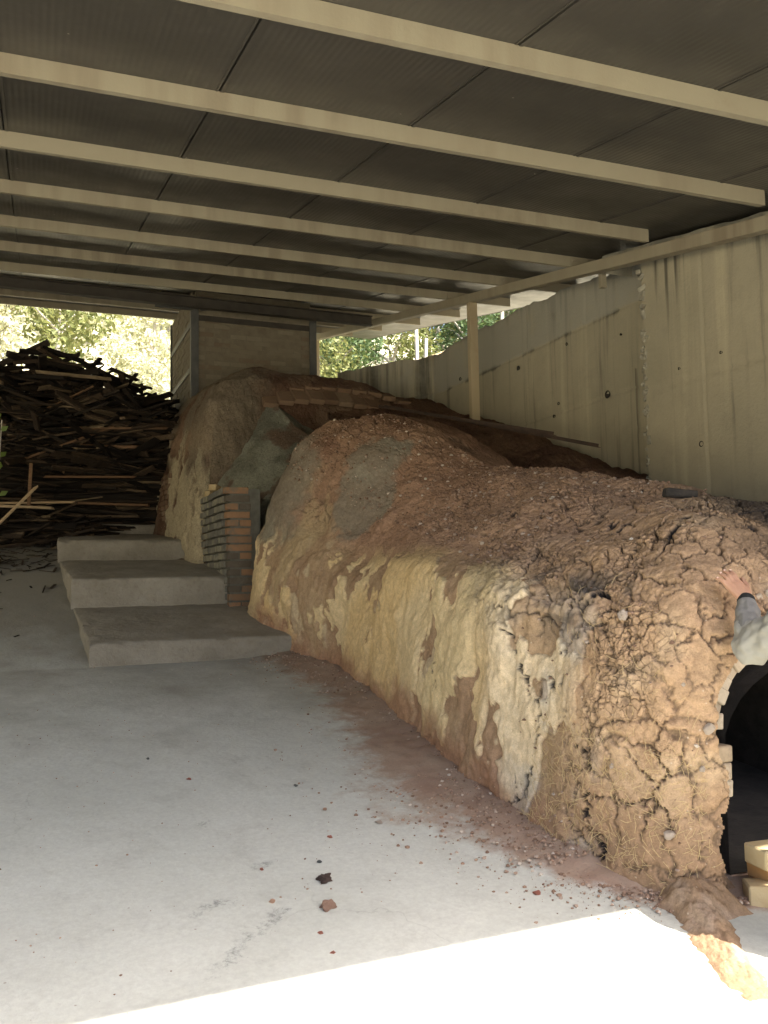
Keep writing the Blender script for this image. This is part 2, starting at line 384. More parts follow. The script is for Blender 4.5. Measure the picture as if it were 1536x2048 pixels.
def grid_faces(nu, nv, wrap=False):
    i = np.arange(nu if wrap else nu-1); j = np.arange(nv-1); I, J = np.meshgrid(i, j, indexing='ij'); I2 = (I+1) % nu
    return np.stack([I*nv+J, I2*nv+J, I2*nv+J+1, I*nv+J+1], -1).reshape(-1, 4)

def build_floor():
    xs = np.unique(np.concatenate([np.linspace(-6.3, -1.2, 90), np.linspace(-1.2, 5.8, 320)]))
    ys = np.unique(np.concatenate([np.linspace(-4, 1.5, 60), np.linspace(1.5, 14.2, 560)]))
    X, Y = np.meshgrid(xs, ys, indexing='ij')
    Z = G(Y)+.006*fbm(X*.8, Y*.8, 0*X, 3)+.0015*fbm(X*6, Y*6, 0*X, 3, 5)
    d = np.minimum(dist_path(NEAR, X, Y, 300), dist_path(FAR, X, Y, 200)); 
    wdt = np.interp(Y, [2.4, 2.9, 3.6, 4.6, 6.5, 7.6, 9], [.12, .40, .55, .72, .62, .45, .3])*(1+.25*fbm(X*1.5, Y*1.5, 0*X, 2, 9))
    dust = np.clip(1.15-d/wdt, 0, 1)
    Z = Z+.055*np.clip(1-d/(wdt*.9), 0, 1)**1.6*sst(2.5, 3.2, Y)+.006*dust*fbm(X*14, Y*14, 0*X, 3, 3)
    film = np.interp(Y, [4, 7, 9, 13], [0.02, .45, 1.0, 1.2])
    scuf = np.zeros_like(X)
    for (sx, sy, a, r1, r2) in ((.80, 3.02, .9, .16, .05), (.87, 3.45, .4, .11, .04), (.62, 2.85, .9, .20, .05), (.62, 3.18, .5, .13, .05), (.72, 3.95, .5, .08, .04)):
        dx, dy = X-sx, Y-sy; u = dx*math.cos(a)+dy*math.sin(a); v = -dx*math.sin(a)+dy*math.cos(a)
        scuf = np.maximum(scuf, np.exp(-(u/r1)**2-(v/r2)**2)*.62)
    me = mesh_np('floor', np.stack([X, Y, Z], -1), grid_faces(*X.shape), FLOOR, np.stack([dust, film, scuf], -1))
    obj('floor', me, kind='structure')
build_floor()

def terrain_z(X, Y):
    z = G(Y)-.06
    zl = 2.8+(Y-15)*.44+.9*fbm(X*.08, Y*.08, 0*X, 3)*sst(15, 22, Y)     # hillside behind the shed
    z = np.where(Y > 15, np.maximum(zl, z+0*z), z)
    z = np.where(Y > 45, 2.8+30*.44+(Y-45)*.12+.9*fbm(X*.08, Y*.08, 0*X, 3), z)
    up = 4.55+.03*np.maximum(Y-3, 0)+.24*np.maximum(X-6.2, 0)            # bank retained by the wall
    up = np.minimum(up, 16)
    lb = G(Y)-.06+np.clip((-6.3-X)*3, 0, 3.5+.17*Y-.2*np.minimum(G(Y), 2)+.3*fbm(X*.2, Y*.2, 0*X, 2))*sst(2.5, 5, Y); z = np.maximum(z, lb)  # unseen left bank, added up to the eave to block side light
    k = sst(5.75, 6.0, X-np.where(Y > 11.3, (11.3-np.minimum(Y, 12.7))*.8, 0))*sst(-4, -1, Y)
    return np.where(k > 0, lerp(z, np.maximum(up, z), k), z)
def build_terrain():
    xs = np.unique(np.concatenate([np.linspace(-120, -8, 40), np.linspace(-8, 9, 120), np.linspace(9, 120, 60)]))
    ys = np.unique(np.concatenate([np.linspace(-120, -6, 20), np.linspace(-6, 20, 110), np.linspace(20, 60, 70), np.linspace(60, 260, 40)]))
    X, Y = np.meshgrid(xs, ys, indexing='ij'); Z = terrain_z(X, Y)
    inside = (X > -6.2) & (X < 5.6) & (Y > -4) & (Y < 14.1); Z = np.where(inside, Z-.1, Z)
    obj('ground', mesh_np('ground', np.stack([X, Y, Z], -1), grid_faces(*X.shape), TERRAIN), kind='structure')
build_terrain()

# ------------------------------------------------------------------ steps
def build_steps():
    st = empty('concrete_steps', (1.2, 7.5, .8), label='flight of low concrete steps climbing beside the kiln, dusty and chipped', cat='steps')
    m, t, b = M_('step_concrete'); co = coords(t)
    c = mixc(t, mapr(t, noise_(t, co, 2.5, 7, .65), .3, .7, 0, 1), (.20, .175, .13), (.31, .28, .22))
    c = mixc(t, mapr(t, noise_(t, co, 22, 6, .75), .5, .75, 0, .5), c, (.15, .11, .075))
    t.links.new(c, b.inputs['Base Color']); b.inputs['Roughness'].default_value = .95
    bump(t, b, noise_(t, co, 18, 8, .7), .012)
    # y0, ztop0, y1, ztop1, xl0, xl1, xr
    for (y0, z0, y1, z1, xl, xl1, xr) in ((7.5, 1.02, 9.02, 1.28, .43, .36, 2.3), (9.0, 1.57, 10.72, 1.79, .34, .26, 2.2), (10.7, 2.035, 12.42, 2.2, .25, .3, 1.9), (12.4, 2.33, 13.8, 2.6, .70, .7, 1.8)):
        ny, nx = 60, 60
        # top sheet + front + left skirts as one bent grid, edges rounded and chipped
        us = np.linspace(0, 1, nx); vs = np.linspace(0, 1, ny)
        prof_v = [(-1, 0)]  
        V = []; rows = []
        yy = np.concatenate([np.full(12, y0), [y0+.004, y0+.012, y0+.025], np.linspace(y0+.05, y1, 50)])
        hh = np.concatenate([np.linspace(0, 1, 13)[:-1]*.93, [.96, .985, 1.], np.ones(50)])
        xx = np.concatenate([np.full(10, 0.), [.003, .01, .02], np.linspace(.04, 1, 60)*1.])
        hx = np.concatenate([np.linspace(0, 1, 11)[:-1]*.93, [.96, .985, 1.], np.ones(60)])
        Yg, Xg = np.meshgrid(yy, xx, indexing='ij'); Hy, Hx = np.meshgrid(hh, hx, indexing='ij')
        xl_ = xl+(xl1-xl)*(Yg-y0)/(y1-y0); X = xl_+np.where(Xg < .04, Xg, Xg*(xr-xl_)) 
        zt = z0+(z1-z0)*(Yg-y0)/(y1-y0); zb = G(Yg)-.08; Z = zb+(zt-zb)*np.minimum(Hy, Hx)
        n = fbm(X*6, Yg*6, Z*6, 4, 2); edge = np.exp(-((Yg-y0)/.05)**2)*np.exp(-((Z-zt)/.05)**2)+np.exp(-((X-xl_)/.05)**2)*np.exp(-((Z-zt)/.05)**2)
        n5 = fbm(X*13, Yg*13, Z*13, 4, 22, .65)
        Z = Z-.05*np.clip(n+.5*n5, 0, 1)*np.clip(edge, 0, 1)+.005*n+.003*n5
        Yo = Yg+np.where(Hy < 1, .010*fbm(X*3, Yg, Z*7, 3, 4), 0)-(1-np.minimum(Hy, 1))*.03*(Hy < .9)*0
        Xo = X+np.where((Hx < 1) & (Hy >= 1), .012*fbm(X, Yg*3, Z*7, 3, 6), 0)
        # dirt ramp at the foot of each riser
        me = mesh_np('step', np.stack([Xo, Yo, Z], -1), grid_faces(*X.shape)[:, ::-1], m)
        obj('step', me, st)
build_steps()

# =================================================================== SHED
RS = .192
def roofz(y): return 3.45+RS*y
def build_shed():
    sh = empty('steel_shed', (5.1, 9.2, 3.4), label='open shed roof of cream steel purlins under dark corrugated panels', cat='shed')
    SK = -.06
    # purlins: C sections
    for yk, xe in ((1.0, 5.3), (2.2, 5.3), (3.45, 5.3), (4.69, 4.85), (6.05, 4.95), (7.37, 5.65), (8.76, 6.1), (10.15, 6.0), (11.62, 6.0), (12.95, 5.95), (14.25, 5.8), (15.5, 5.7)):
        b = MB(); xs = -6.0  # purlins run on under the roof added out of view on the left
        def sec(y0, y1, za, zb):   # strip between offsets
            P = []
            for x in (xs, xe):
                for yy in (y0, y1):
                    for z in (za, zb):
                        Y = yk+SK*x+yy; P.append((x, Y, roofz(Y)+z))
            b.hexa(P)
        sec(-.0275, -.0225, -.118, -.006)   # web
        sec(-.0222, .03, -.118, -.113)   # bottom flange
        sec(-.0222, .03, -.011, -.006)   # top flange
        sec(.026, .03, -.1128, -.095)      # lip
        o = b.build('purlin', CREAM, sh)
        if xe > 5.2:
            q = MB(); yb = yk+SK*5.1; q.box((5.06, yb-.036, roofz(yb)-.116), (5.14, yb-.0295, roofz(yb)-.03)); 
            for bx in (5.08, 5.12): q.box((bx-.007, yb-.042, roofz(yb)-.07), (bx+.007, yb-.0361, roofz(yb)-.056))
            q.build('cleat', CREAM, o)
    # roof panels, strips running up the slope, each made of sheets lapped on the purlins
    ends = [.63, 16.4]
    k = -6  # leftmost strips lie out of view, added to cut side light
    while .94+1.17*k < 6.5:
        x0, x1 = .94+1.17*k+.006, .94+1.17*(k+1)-.006; x1 = min(x1, 6.55); k += 1
        b = MB(); y0, y1 = ends
        def slab(xa, xb, ya, yb, za, zb):
            b.hexa([(x, y, roofz(y)+z) for x in (xa, xb) for y in (ya, yb) for z in (za, zb)])
        slab(x0, x1, y0, y1, -.004, .03)
        slab(x0, x0+.02, y0, y1, -.011, -.0042); slab(x1-.012, x1, y0, y1, -.009, -.0042)
        b.build('roof_panel', PANEL, sh)
    b = MB(); b.hexa([(x, y, roofz(y)+z) for x in (-6.1, 6.6) for y in (.61, 16.45) for z in (.034, .05)])  # unseen cover added above the panels so no sun leaks through their gaps
    b.build('sun_block_sheet', GREYSTEEL, sh)
    b = MB(); b.hexa([(x, y, roofz(y)+z) for x in (5.05, 5.15) for y in (-.3, 15.9) for z in (-.232, -.1195)])
    b.build('eave_beam', CREAM, sh, bevel=.004)
    b = MB(); b.hexa([(x, y, roofz(y)+z) for x in (-5.75, -5.65) for y in (-.3, 15.9) for z in (-.232, -.1195)])
    b.build('eave_beam', CREAM, sh, bevel=.004)
    for (x, y, zb) in ((5.1, 9.22, 3.0), (5.1, 15.6, 4.2), (5.1, 2.0, .1), (-5.7, .6, 0), (-5.7, 5.2, .4), (-5.7, 9.8, 1.3), (-5.7, 15.2, 2.6)):
        b = MB(); b.box((x-.055, y-.04, zb), (x+.055, y+.04, roofz(y)-.225-.01)); b.build('post', POST, sh, bevel=.004)
    b = MB(); b.box((5.22, 6.75, roofz(6.8)-.36), (5.28, 6.8, roofz(6.8)-.13)); b.build('strut', CREAM, sh)
    # dark H beam across the back
    b = MB(); y = 11.78; z = roofz(11.5)-.125
    b.box((-5.6, y-.05, z-.012), (4.75, y+.05, z)); b.box((-5.6, y-.05, z-.15), (4.75, y+.05, z-.138)); b.box((-5.6, y-.005, z-.138), (4.75, y+.005, z-.012))
    b.build('cross_beam', DKSTEEL, sh)
build_shed()

# =================================================================== RETAINING WALLS
def wall_sheet(y0, y1, ztop, zbot, xf, thick, joints_z=(), joints_y=(), grey=None, dark=None, nname='wall_face', rough_top=.02, root=None, X2=None):
    """board-formed wall: front face grid with recessed joints, ragged top, back and ends"""
    ny, nz = int(max(40, (y1-y0)*55)), 130
    ys = np.linspace(y0, y1, ny); v = np.linspace(0, 1, nz)
    Y, Vv = np.meshgrid(ys, v, indexing='ij'); 
    zt = np.interp(Y, ztop[0], ztop[1])+rough_top*fbm(Y*5, 0*Y, 0*Y, 4, 8); zb = np.interp(Y, zbot[0], zbot[1])
    Z = zb+(zt-zb)*Vv
    X = np.full_like(Y, xf)+.008*fbm(Y*.7, Z*.7, 0*Y, 3)
    if X2 is not None: X = X+(X2-xf)*(Y-y0)/(y1-y0)
    for jz in joints_z: X = X+.012*np.exp(-((Z-jz-.008*fbm(Y*3, 0*Y, 0*Y, 3, 2))/.012)**2)
    # panel offset at joints
    for i, jy in enumerate(joints_y): X = X+.008*np.exp(-((Y-jy)/.012)**2)+(.004 if i % 2 else -.004)*sst(jy-.01, jy+.01, Y)
    X = X+.01*np.clip(fbm(Y*4, Z*4, 0*Y, 4, 3)-.6, 0, 1)
    dk = np.exp(-(zt-Z)/.22)*.55 if dark is None else dark(Y, Z, zt)
    gr = np.zeros_like(Y) if grey is None else grey(Y, Z)
    col = np.stack([dk, gr, 0*gr], -1)
    F = [grid_faces(ny, nz)]; V = [np.stack([X, Y, Z], -1).reshape(-1, 3)]; Cc = [col.reshape(-1, 3)]; n = ny*nz
    # top strip + back
    for xo in (thick,):
        T0 = np.stack([X[:, -1], ys, Z[:, -1]], -1); T1 = T0.copy(); T1[:, 0] += xo; T2 = T1.copy(); T2[:, 2] = zb[:, 0]
        V.append(np.stack([T0, T1, T2], 1).reshape(-1, 3)); F.append(grid_faces(ny, 3)+n); Cc.append(np.tile([[.9, .1, 0]], (ny*3, 1))); n += ny*3
    for yi in (0, -1):
        A = np.stack([X[yi], np.full(nz, ys[yi]), Z[yi]], -1); B = A.copy(); B[:, 0] += thick
        A[:, 1] += 0
        V.append(np.stack([A, B], 1).reshape(-1, 3)); F.append(grid_faces(nz, 2)+n); Cc.append(np.tile([[.35, .3, 0]], (nz*2, 1))); n += nz*2
    me = mesh_np(nname, np.concatenate(V), np.concatenate(F), WALL, np.concatenate(Cc), smooth=True)
    return obj(nname, me, root)
def build_walls():
    def streak(Y, Z, zt):
        d = np.exp(-(zt-Z)/.10)*.9
        for y, w_, L, a in ((5.98, .025, 1.5, 1.1), (5.86, .02, .8, .8), (6.12, .02, .7, .9), (5.75, .012, 1.0, .7), (5.3, .02, 1.2, .35), (5.05, .02, .8, .4)):
            d = np.maximum(d, a*np.exp(-((Y-y)/w_)**2)*sst(L, 0, zt-Z))
        return d
    near = empty('retaining_wall', (5.5, 4, 1), label='taller near block of stained concrete retaining wall right of the kiln', cat='wall')
    o = wall_sheet(2.2, 6.32, ([2.2, 6.32], [3.78, 4.67]), ([2, 7], [.2, .6]), 5.35, .5, (3.24,), (5.55, 4.35, 3.15), None, streak, 'wall_face', .018, near)
    wall_sheet(1.9, 6.75, ([1.9, 6.75], [3.79, 4.72]), ([1.9, 6.75], [3.62, 4.54]), 5.24, .6, (), (4.9,), lambda Y, Z: .8+0*Y, lambda Y, Z, zt: .35+.3*np.exp(-(zt-Z)/.1), 'upper_wall', .01, near)
    # broken arris along the block's far edge and its top
    b = MB()
    hole = simple('hole_dark', (.02, .018, .015), (.03, .025, .02))
    def far_dark(Y, Z, zt):
        d = np.exp(-(zt-Z)/.06)*.7
        for y, w_, L, a in ((8.15, .05, .8, .9), (8.0, .03, .65, .9), (7.9, .025, .7, .6), (7.75, .04, .55, .8), (7.65, .02, .9, .5), (7.35, .04, .5, .7), (8.4, .03, .5, .6), (7.05, .03, .4, .4), (9.6, .08, .3, .4)):
            d = np.maximum(d, a*np.exp(-((Y-y)/w_)**2)*sst(L, 0, zt-Z))
        d = np.maximum(d, .7*np.exp(-((Y-6.75)/.012)**2)*(Z < 3.6)*(Z > 2.4))
        return np.maximum(d, .75*np.exp(-((Z-4.27)/.03)**2)*(.5+.5*fbm(Y*4, 0*Y, 0*Y, 2)))
    far = empty('retaining_wall', (5.75, 9, 2), label='lower far stretch of concrete retaining wall with grey upper band', cat='wall')
    wall_sheet(6.3, 11.36, ([6.3, 7.2, 8, 8.7, 10, 11.36], [4.60, 4.72, 4.82, 4.85, 4.885, 4.89]), ([6, 11.4], [2, 3.6]), 5.6, .35, (4.27, 3.4), (10.0, 8.75, 7.55), lambda Y, Z: .9*sst(4.24, 4.30, Z), far_dark, 'wall_face', .03, far)
    # part that turns towards the shed's back
    wall_sheet(11.362, 12.7, ([11.36, 12.7], [4.89, 4.86]), ([11, 14], [3.6, 4]), 5.6, .3, (4.3,), (12.1,), lambda Y, Z: .5+0*Y, lambda Y, Z, zt: .45+0*Y, 'return_wall', .03, far, X2=4.52)
    # tie-bar holes (recessed plugs) and nail heads
    for (y, z, r, p, x) in ((5.88, 4.47, .028, near, 5.35), (5.62, 2.64, .024, near, 5.35), (5.85, 3.36, .012, near, 5.35), (5.35, 3.38, .013, near, 5.35), (5.35, 2.1, .014, near, 5.35),
                         (8.95, 4.12, .028, far, 5.6), (7.2, 3.42, .04, far, 5.6), (8.1, 3.5, .018, far, 5.6), (8.2, 3.37, .018, far, 5.6), (10.5, 4.33, .025, far, 5.6), (7.9, 4.15, .018, far, 5.6), (6.95, 4.0, .012, far, 5.6)):
        n = 12; a = np.linspace(0, 2*np.pi, n, endpoint=False)
        V = [(x-.014, y+r*1.1*math.cos(t), z+r*1.1*math.sin(t)) for t in a]+[(x-.010, y+r*.8*math.cos(t), z+r*.8*math.sin(t)) for t in a]+[(x+.0, y+r*.8*math.cos(t), z+r*.8*math.sin(t)) for t in a]
        F = [(i, (i+1) % n, n+(i+1) % n, n+i) for i in range(n)]
        me = mesh_np('tie_hole', V, F+[(n+i, n+(i+1) % n, 2*n+(i+1) % n, 2*n+i) for i in range(n)]+[(2*n, 2*n+i, 2*n+i+1, 2*n+i+2) for i in range(1, n-2, 2)], hole)
        obj('tie_hole', me, p)
    # spalled mortar ridge along the block's vertical edge
    b = MB(); 
    for i in range(70):
        z = R.uniform(2.2, 4.7); s = R.uniform(.015, .045)
        M = Matrix.Translation((5.345+R.uniform(0, .02), 6.32+R.uniform(-.03, .02), z)) @ Matrix.Rotation(R.uniform(0, 6), 4, Vector((R.random(), R.random(), R.random())))
        b.box((-s/2, -s/2, -s), (s/2, s/2, s), M)
    for i in range(60):
        y = R.uniform(3, 6.3); s = R.uniform(.015, .04)
        M = Matrix.Translation((5.345+R.uniform(0, .02), y, 3.78+(y-2.2)*.216+R.uniform(-.03, .0))) @ Matrix.Rotation(R.uniform(0, 6), 4, Vector((R.random(), R.random(), R.random())))
        b.box((-s/2, -s, -s/2), (s/2, s, s/2), M)
    b.build('broken_edge', simple('spalled_mortar', (.36, .34, .27), (.20, .18, .14), 20, .95, .004, 60), near, kind='stuff')
build_walls()

# =================================================================== KILN SHELLS
def loft(path, crest, spine_x, spine_y, profs, step_fn, nt, n_back=None):
    Q = closed_path(path, 6000); seg = np.hypot(*(np.roll(Q, -1, 0)-Q).T)
    w_ = seg/step_fn(Q[:, 0], Q[:, 1]); cw = np.concatenate([[0], np.cumsum(w_)]); ns = int(cw[-1])
    idx = np.interp(np.arange(ns)*cw[-1]/ns, cw[:-1], np.arange(6000)).astype(int); P = Q[idx]
    sy = np.clip(P[:, 1], *spine_y); sx = np.interp(sy, spine_x[0], spine_x[1])
    cz = np.interp(sy, crest[0], crest[1])
    tt = np.linspace(0, 1, nt)
    pts = []
    def prof(pr):
        pr = np.array(pr, float); L = np.concatenate([[0], np.cumsum(np.hypot(pr[1:, 0]-pr[:-1, 0], (pr[1:, 1]-pr[:-1, 1])))]); L /= L[-1]
        q = np.interp(tt, L, pr[:, 0]); h = np.interp(tt, L, pr[:, 1])
        k = max(3, nt//48); kern = np.hanning(k*2+1); kern /= kern.sum()
        qp = np.pad(q, k, mode='reflect', reflect_type='odd'); hp = np.pad(h, k, mode='reflect', reflect_type='odd')
        return np.convolve(qp, kern, 'valid'), np.convolve(hp, kern, 'valid')
    Ys = np.array([p[0] for p in profs]); PR = [prof(p[1]) for p in profs]
    q = np.array([a for a, _ in PR]); h = np.array([b for _, b in PR])
    qq = np.array([[np.interp(y, Ys, q[:, j]) for j in range(nt)] for y in np.linspace(Ys[0], Ys[-1], 60)]); hh = np.array([[np.interp(y, Ys, h[:, j]) for j in range(nt)] for y in np.linspace(Ys[0], Ys[-1], 60)])
    f = np.clip((P[:, 1]-Ys[0])/(Ys[-1]-Ys[0])*59, 0, 58.999); fi = f.astype(int); ff = (f-fi)[:, None]
    Qq = qq[fi]*(1-ff)+qq[fi+1]*ff; Hh = hh[fi]*(1-ff)+hh[fi+1]*ff
    X = P[:, 0:1]+(sx-P[:, 0])[:, None]*Qq; Y = P[:, 1:2]+(sy-P[:, 1])[:, None]*Qq
    zg = G(P[:, 1])[:, None]-.05; Z = zg+(cz[:, None]-zg)*Hh
    return X, Y, Z, Hh, P
def normals(X, Y, Z):
    P = np.stack([X, Y, Z], -1); a = np.roll(P, -1, 0)-np.roll(P, 1, 0); b = np.gradient(P, axis=1); n = np.cross(a, b)
    n /= np.linalg.norm(n, axis=-1, keepdims=True)+1e-9
    return n if n[:, n.shape[1]//2:, 2].mean() > 0 else -n
SHELLS = {}
def mixm(c, c2, m): return c+(np.array(c2, np.float32)-c)*np.clip(m, 0, 1)[..., None]

def CEM(X, Y, Z):
    nz = .30*fbm(X*2.2, Y*2.2, Z*2.2, 6, 91, .65)
    cem = sst(.22, -.16, np.sqrt(((X-2.30)/.44)**2+((Y-8.3)/.75)**2+((Z-2.6)/.85)**2)*.9-.75+nz)*.9
    return np.maximum(cem, .85*sst(.12, -.12, np.sqrt(((X-2.9)/.40)**2+((Y-7.2)/.38)**2+((Z-2.35)/.5)**2)-1+nz*2))
MOUTH = (3.22, .58, .36, .80)
# --- near chamber and its mound
NP_ = [(2.5, [(0, 0), (.02, .28), (.04, .5), (.085, .64), (.2, .75), (.45, .86), (.75, .95), (1, 1)]),
       (3.3, [(0, 0), (.03, .28), (.06, .5), (.10, .62), (.20, .71), (.45, .85), (.75, .95), (1, 1)]),
       (4.4, [(0, 0), (.03, .28), (.055, .5), (.075, .59), (.11, .64), (.17, .675), (.4, .81), (.7, .94), (1, 1)]),
       (5.6, [(0, 0), (.03, .28), (.05, .45), (.065, .52), (.10, .575), (.18, .62), (.42, .78), (.72, .94), (1, 1)]),
       (7.0, [(0, 0), (.03, .26), (.05, .37), (.065, .42), (.10, .46), (.20, .515), (.32, .68), (.5, .87), (.75, .97), (1, 1)]),
       (8.3, [(0, 0), (.03, .24), (.05, .33), (.065, .375), (.09, .40), (.14, .44), (.22, .62), (.36, .85), (.6, .97), (1, 1)])]
def near_shell(root):
    def step(x, y):
        d = np.hypot(x, y); vis = ((x < 2.9) & (y < 8.4)) | ((y < 2.9) & (x < 3.3))
        s = np.where(vis, np.clip(.0014*d, .0045, .012), .045)
        return np.where((x < 2.6) & (y > 8.2), .02, s)
    X, Y, Z, H, P = loft(NEAR, ([3.9, 4.4, 5.5, 6.4, 6.9, 7.3, 7.8, 8.4], [2.03, 2.15, 2.37, 2.52, 2.66, 2.96, 3.19, 3.28]), ([3.9, 6.5, 8.3], [3.72, 3.7, 3.45]), (3.9, 8.3), NP_, step, 450)
    N = normals(X, Y, Z)
    left = (P[:, 0] < 3.0)[:, None] & (P[:, 1] > 2.9)[:, None]
    wx, wy, wz = [.05*fbm(X*5, Y*5, Z*5, 3, k) for k in (31, 37, 41)]
    hs = np.interp(Y, [3.0, 3.6, 4.4, 5.6, 7.0, 8.3], [.66, .66, .65, .585, .475, .42]); Hn = np.where(H < hs, H/hs*.62, .62+(H-hs)/(1-hs)*.38)
    sidew = sst(.70, .60, Hn)*sst(3.0, 3.35, Y)*(N[..., 0] < -.2)*1.0
    topm = sst(.58, .72, Hn)
    moundm = sst(6.7, 7.4, Y+.25*(X-3))*sst(.64, .72, Hn)
    frontm = sst(4.9, 3.9, Y+.3*fbm(X, Y, Z, 2, 4)-.25*(X-2.5))*(1-sidew)
    d = .055*fbm(X*1.3, Y*1.3, Z*1.3, 3, 1)+.02*fbm(X*5, Y*5, Z*5, 3, 2)
    # vertical lumpy folds on the wall
    d = d+sidew*(.013*fbm(X*4.5, Y*4.5, Z*2.0, 4, 6)+.012*fbm(X*16, Y*16, Z*8, 3, 7)*(1-.6*sst(-.1, .2, fbm(X*1.7, Y*1.7, Z*1.25, 5, 44, .62)+.1)))
    # clay grain
    g = fbm(X*34, Y*34, Z*34, 3, 12, .65)
    d = d+(1-sidew*.75)*.0040*g
    rub = topm*sst(4.6, 5.6, Y)*(1-moundm*.7)
    d = d+rub*.013*np.clip(fbm(X*16, Y*16, Z*16, 4, 14, .7), -.4, 1.2)
    # two dragged grooves on top
    # cracks
    SL = np.concatenate([[0], np.cumsum(np.hypot(np.diff(P[:, 0]), np.diff(P[:, 1])))])[:, None]+0*X
    tl = np.sqrt(np.diff(X, axis=1)**2+np.diff(Y, axis=1)**2+np.diff(Z, axis=1)**2); TL = np.concatenate([np.zeros((X.shape[0], 1)), np.cumsum(tl, 1)], 1)
    wt = sst(.60, .74, H)
    def crack(fq, k, warp, lo, hi):
        w1, w2 = [1.5*warp*fbm(X*8+o_, Y*8, Z*8, 5, k+200, .7)+.05*fbm(X*2+o_, Y*2, Z*2, 2, k+220) for o_ in (0, 31)]
        p1, p2, pid = worley2((SL+w1)*fq, (TL+w2)*fq, k); q1, q2, qid = worley2((X+w1)*fq, (Y*1.05+w2)*fq, k+50)
        A = 1-sst(lo, hi, p2-p1); B = 1-sst(lo, hi, q2-q1)
        return np.maximum(A*(1-wt), B*wt), lerp(pid, qid, wt), lerp(p2-p1, q2-q1, wt)
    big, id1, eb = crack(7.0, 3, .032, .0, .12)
    med, id2, em_ = crack(15., 13, .018, .0, .16)
    hug, id3, eh = crack(3.1, 23, .055, .0, .035)
    vary = sst(-.3, .5, fbm(X*1.7, Y*1.7, Z*1.7, 3, 19)); varb = sst(-.35, .35, fbm(X*2.6, Y*2.6, Z*2.6, 3, 29))
    neart = topm*sst(6.2, 5.0, Y+.4*fbm(X, Y, Z, 3, 136))
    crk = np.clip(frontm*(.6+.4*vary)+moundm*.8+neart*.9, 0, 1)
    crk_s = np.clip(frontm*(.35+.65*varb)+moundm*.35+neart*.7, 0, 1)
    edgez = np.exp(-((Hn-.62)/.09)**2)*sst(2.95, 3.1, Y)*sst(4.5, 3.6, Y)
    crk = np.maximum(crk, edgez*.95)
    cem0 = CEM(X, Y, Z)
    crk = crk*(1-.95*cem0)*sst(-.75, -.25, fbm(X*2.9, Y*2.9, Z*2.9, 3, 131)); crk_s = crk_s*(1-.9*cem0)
    hugm = np.clip(frontm*.9+moundm*.4*(1-cem0), 0, 1)*sst(.05, .3, fbm(X*1.5, Y*1.5, Z*1.5, 3, 132))
    varc = sst(-.15, .35, fbm(X*3.1, Y*3.1, Z*3.1, 3, 134)); crk_s = crk_s*(.12+.88*varc)
    d = d-.030*big*crk*(.4+.6*sst(-.3, .2, fbm(X*4.3, Y*4.3, Z*4.3, 3, 135)))-.011*med*crk_s-.035*hug*hugm
    d = d+(.010*(id1-.5)+.004*np.minimum(eb, .2)*4)*crk
    # slip flakes: a proud skin of pale slip with ragged lower and upper borders
    nf = fbm(X*1.7, Y*1.7, Z*1.25, 5, 44, .62)
    zone = np.interp(Hn, [0, .07, .14, .34, .50, .60, .68, .76], [-1.2, -.40, .12, .60, .46, .18, -.15, -1.3])+.42*fbm(X*6, Y*6, Z*3.5, 4, 45, .65)
    zone = zone+np.interp(Y, [2.95, 3.15, 3.5, 6.3, 7.0, 8.2], [-1.0, -.2, .22, .15, -.05, .02])
    nf = nf*1.5; sl_ = sst(-.02, .02, nf*1.05+zone)*sidew
    d = d+.011*sl_-.010*np.exp(-((nf*1.05+zone)/.05)**2)*sidew
    rag = np.exp(-((nf*1.05+zone)/.07)**2)*sidew
    # deep vertical splits by the corner
    sp = np.zeros_like(X)
    for (y0, z0, y1, z1, wd, st) in ((3.75, 1.35, 3.45, .95, .016, 1), (3.42, 1.0, 3.52, .45, .012, .9), (3.18, 1.45, 3.28, 1.05, .022, 1), (3.28, 1.05, 3.12, .8, .018, 1), (3.05, .8, 2.98, .35, .012, .8), (4.6, 1.05, 4.5, .9, .012, .8)):
        t_ = np.clip(((Y-y0)*(y1-y0)+(Z-z0)*(z1-z0))/((y1-y0)**2+(z1-z0)**2), 0, 1)
        dd = np.hypot(Y-y0-t_*(y1-y0)+.10*fbm(Y*7, Z*7, X*7, 5, 51, .68), Z-z0-t_*(z1-z0)+.05*fbm(Y*8, Z*8, X*8, 4, 53, .65))
        wd = wd*.75*(1+.8*fbm(Y*9, Z*9, X*9, 3, 54)); sp = np.maximum(sp, st*sst(wd*1.7, wd*.6, dd)*(X < 2.6))
    for (x0, y0, x1, y1, wd, st) in ((2.62, 3.62, 3.25, 3.55, .018, 1), (2.9, 3.75, 3.5, 3.9, .014, 1), (2.75, 3.35, 3.2, 3.12, .016, .9), (2.45, 4.1, 2.95, 3.85, .012, .9), (3.2, 3.5, 3.7, 3.3, .02, 1), (2.62, 3.1, 2.95, 3.2, .012, .8), (2.4, 4.6, 2.9, 4.75, .01, .7), (2.9, 4.4, 3.5, 4.25, .012, .7)):
        t_ = np.clip(((X-x0)*(x1-x0)+(Y-y0)*(y1-y0))/((x1-x0)**2+(y1-y0)**2), 0, 1)
        dd = np.hypot(X-x0-t_*(x1-x0)+.06*fbm(X*6, Y*6, Z*6, 4, 152, .65), Y-y0-t_*(y1-y0)+.07*fbm(X*6, Y*6, Z*6, 4, 153, .65))
        sp = np.maximum(sp, st*sst(wd*1.9, wd*.4, dd)*sst(.6, .68, H))
    d = d-.034*sp
    lump = edgez*.035*fbm(X*9, Y*9, Z*9, 3, 61)
    d = d+lump-edgez*.025*big
    fade = sst(0, .04, H)*1.0
    X2, Y2, Z2 = X+N[..., 0]*d, Y+N[..., 1]*d, Z+N[..., 2]*d*1
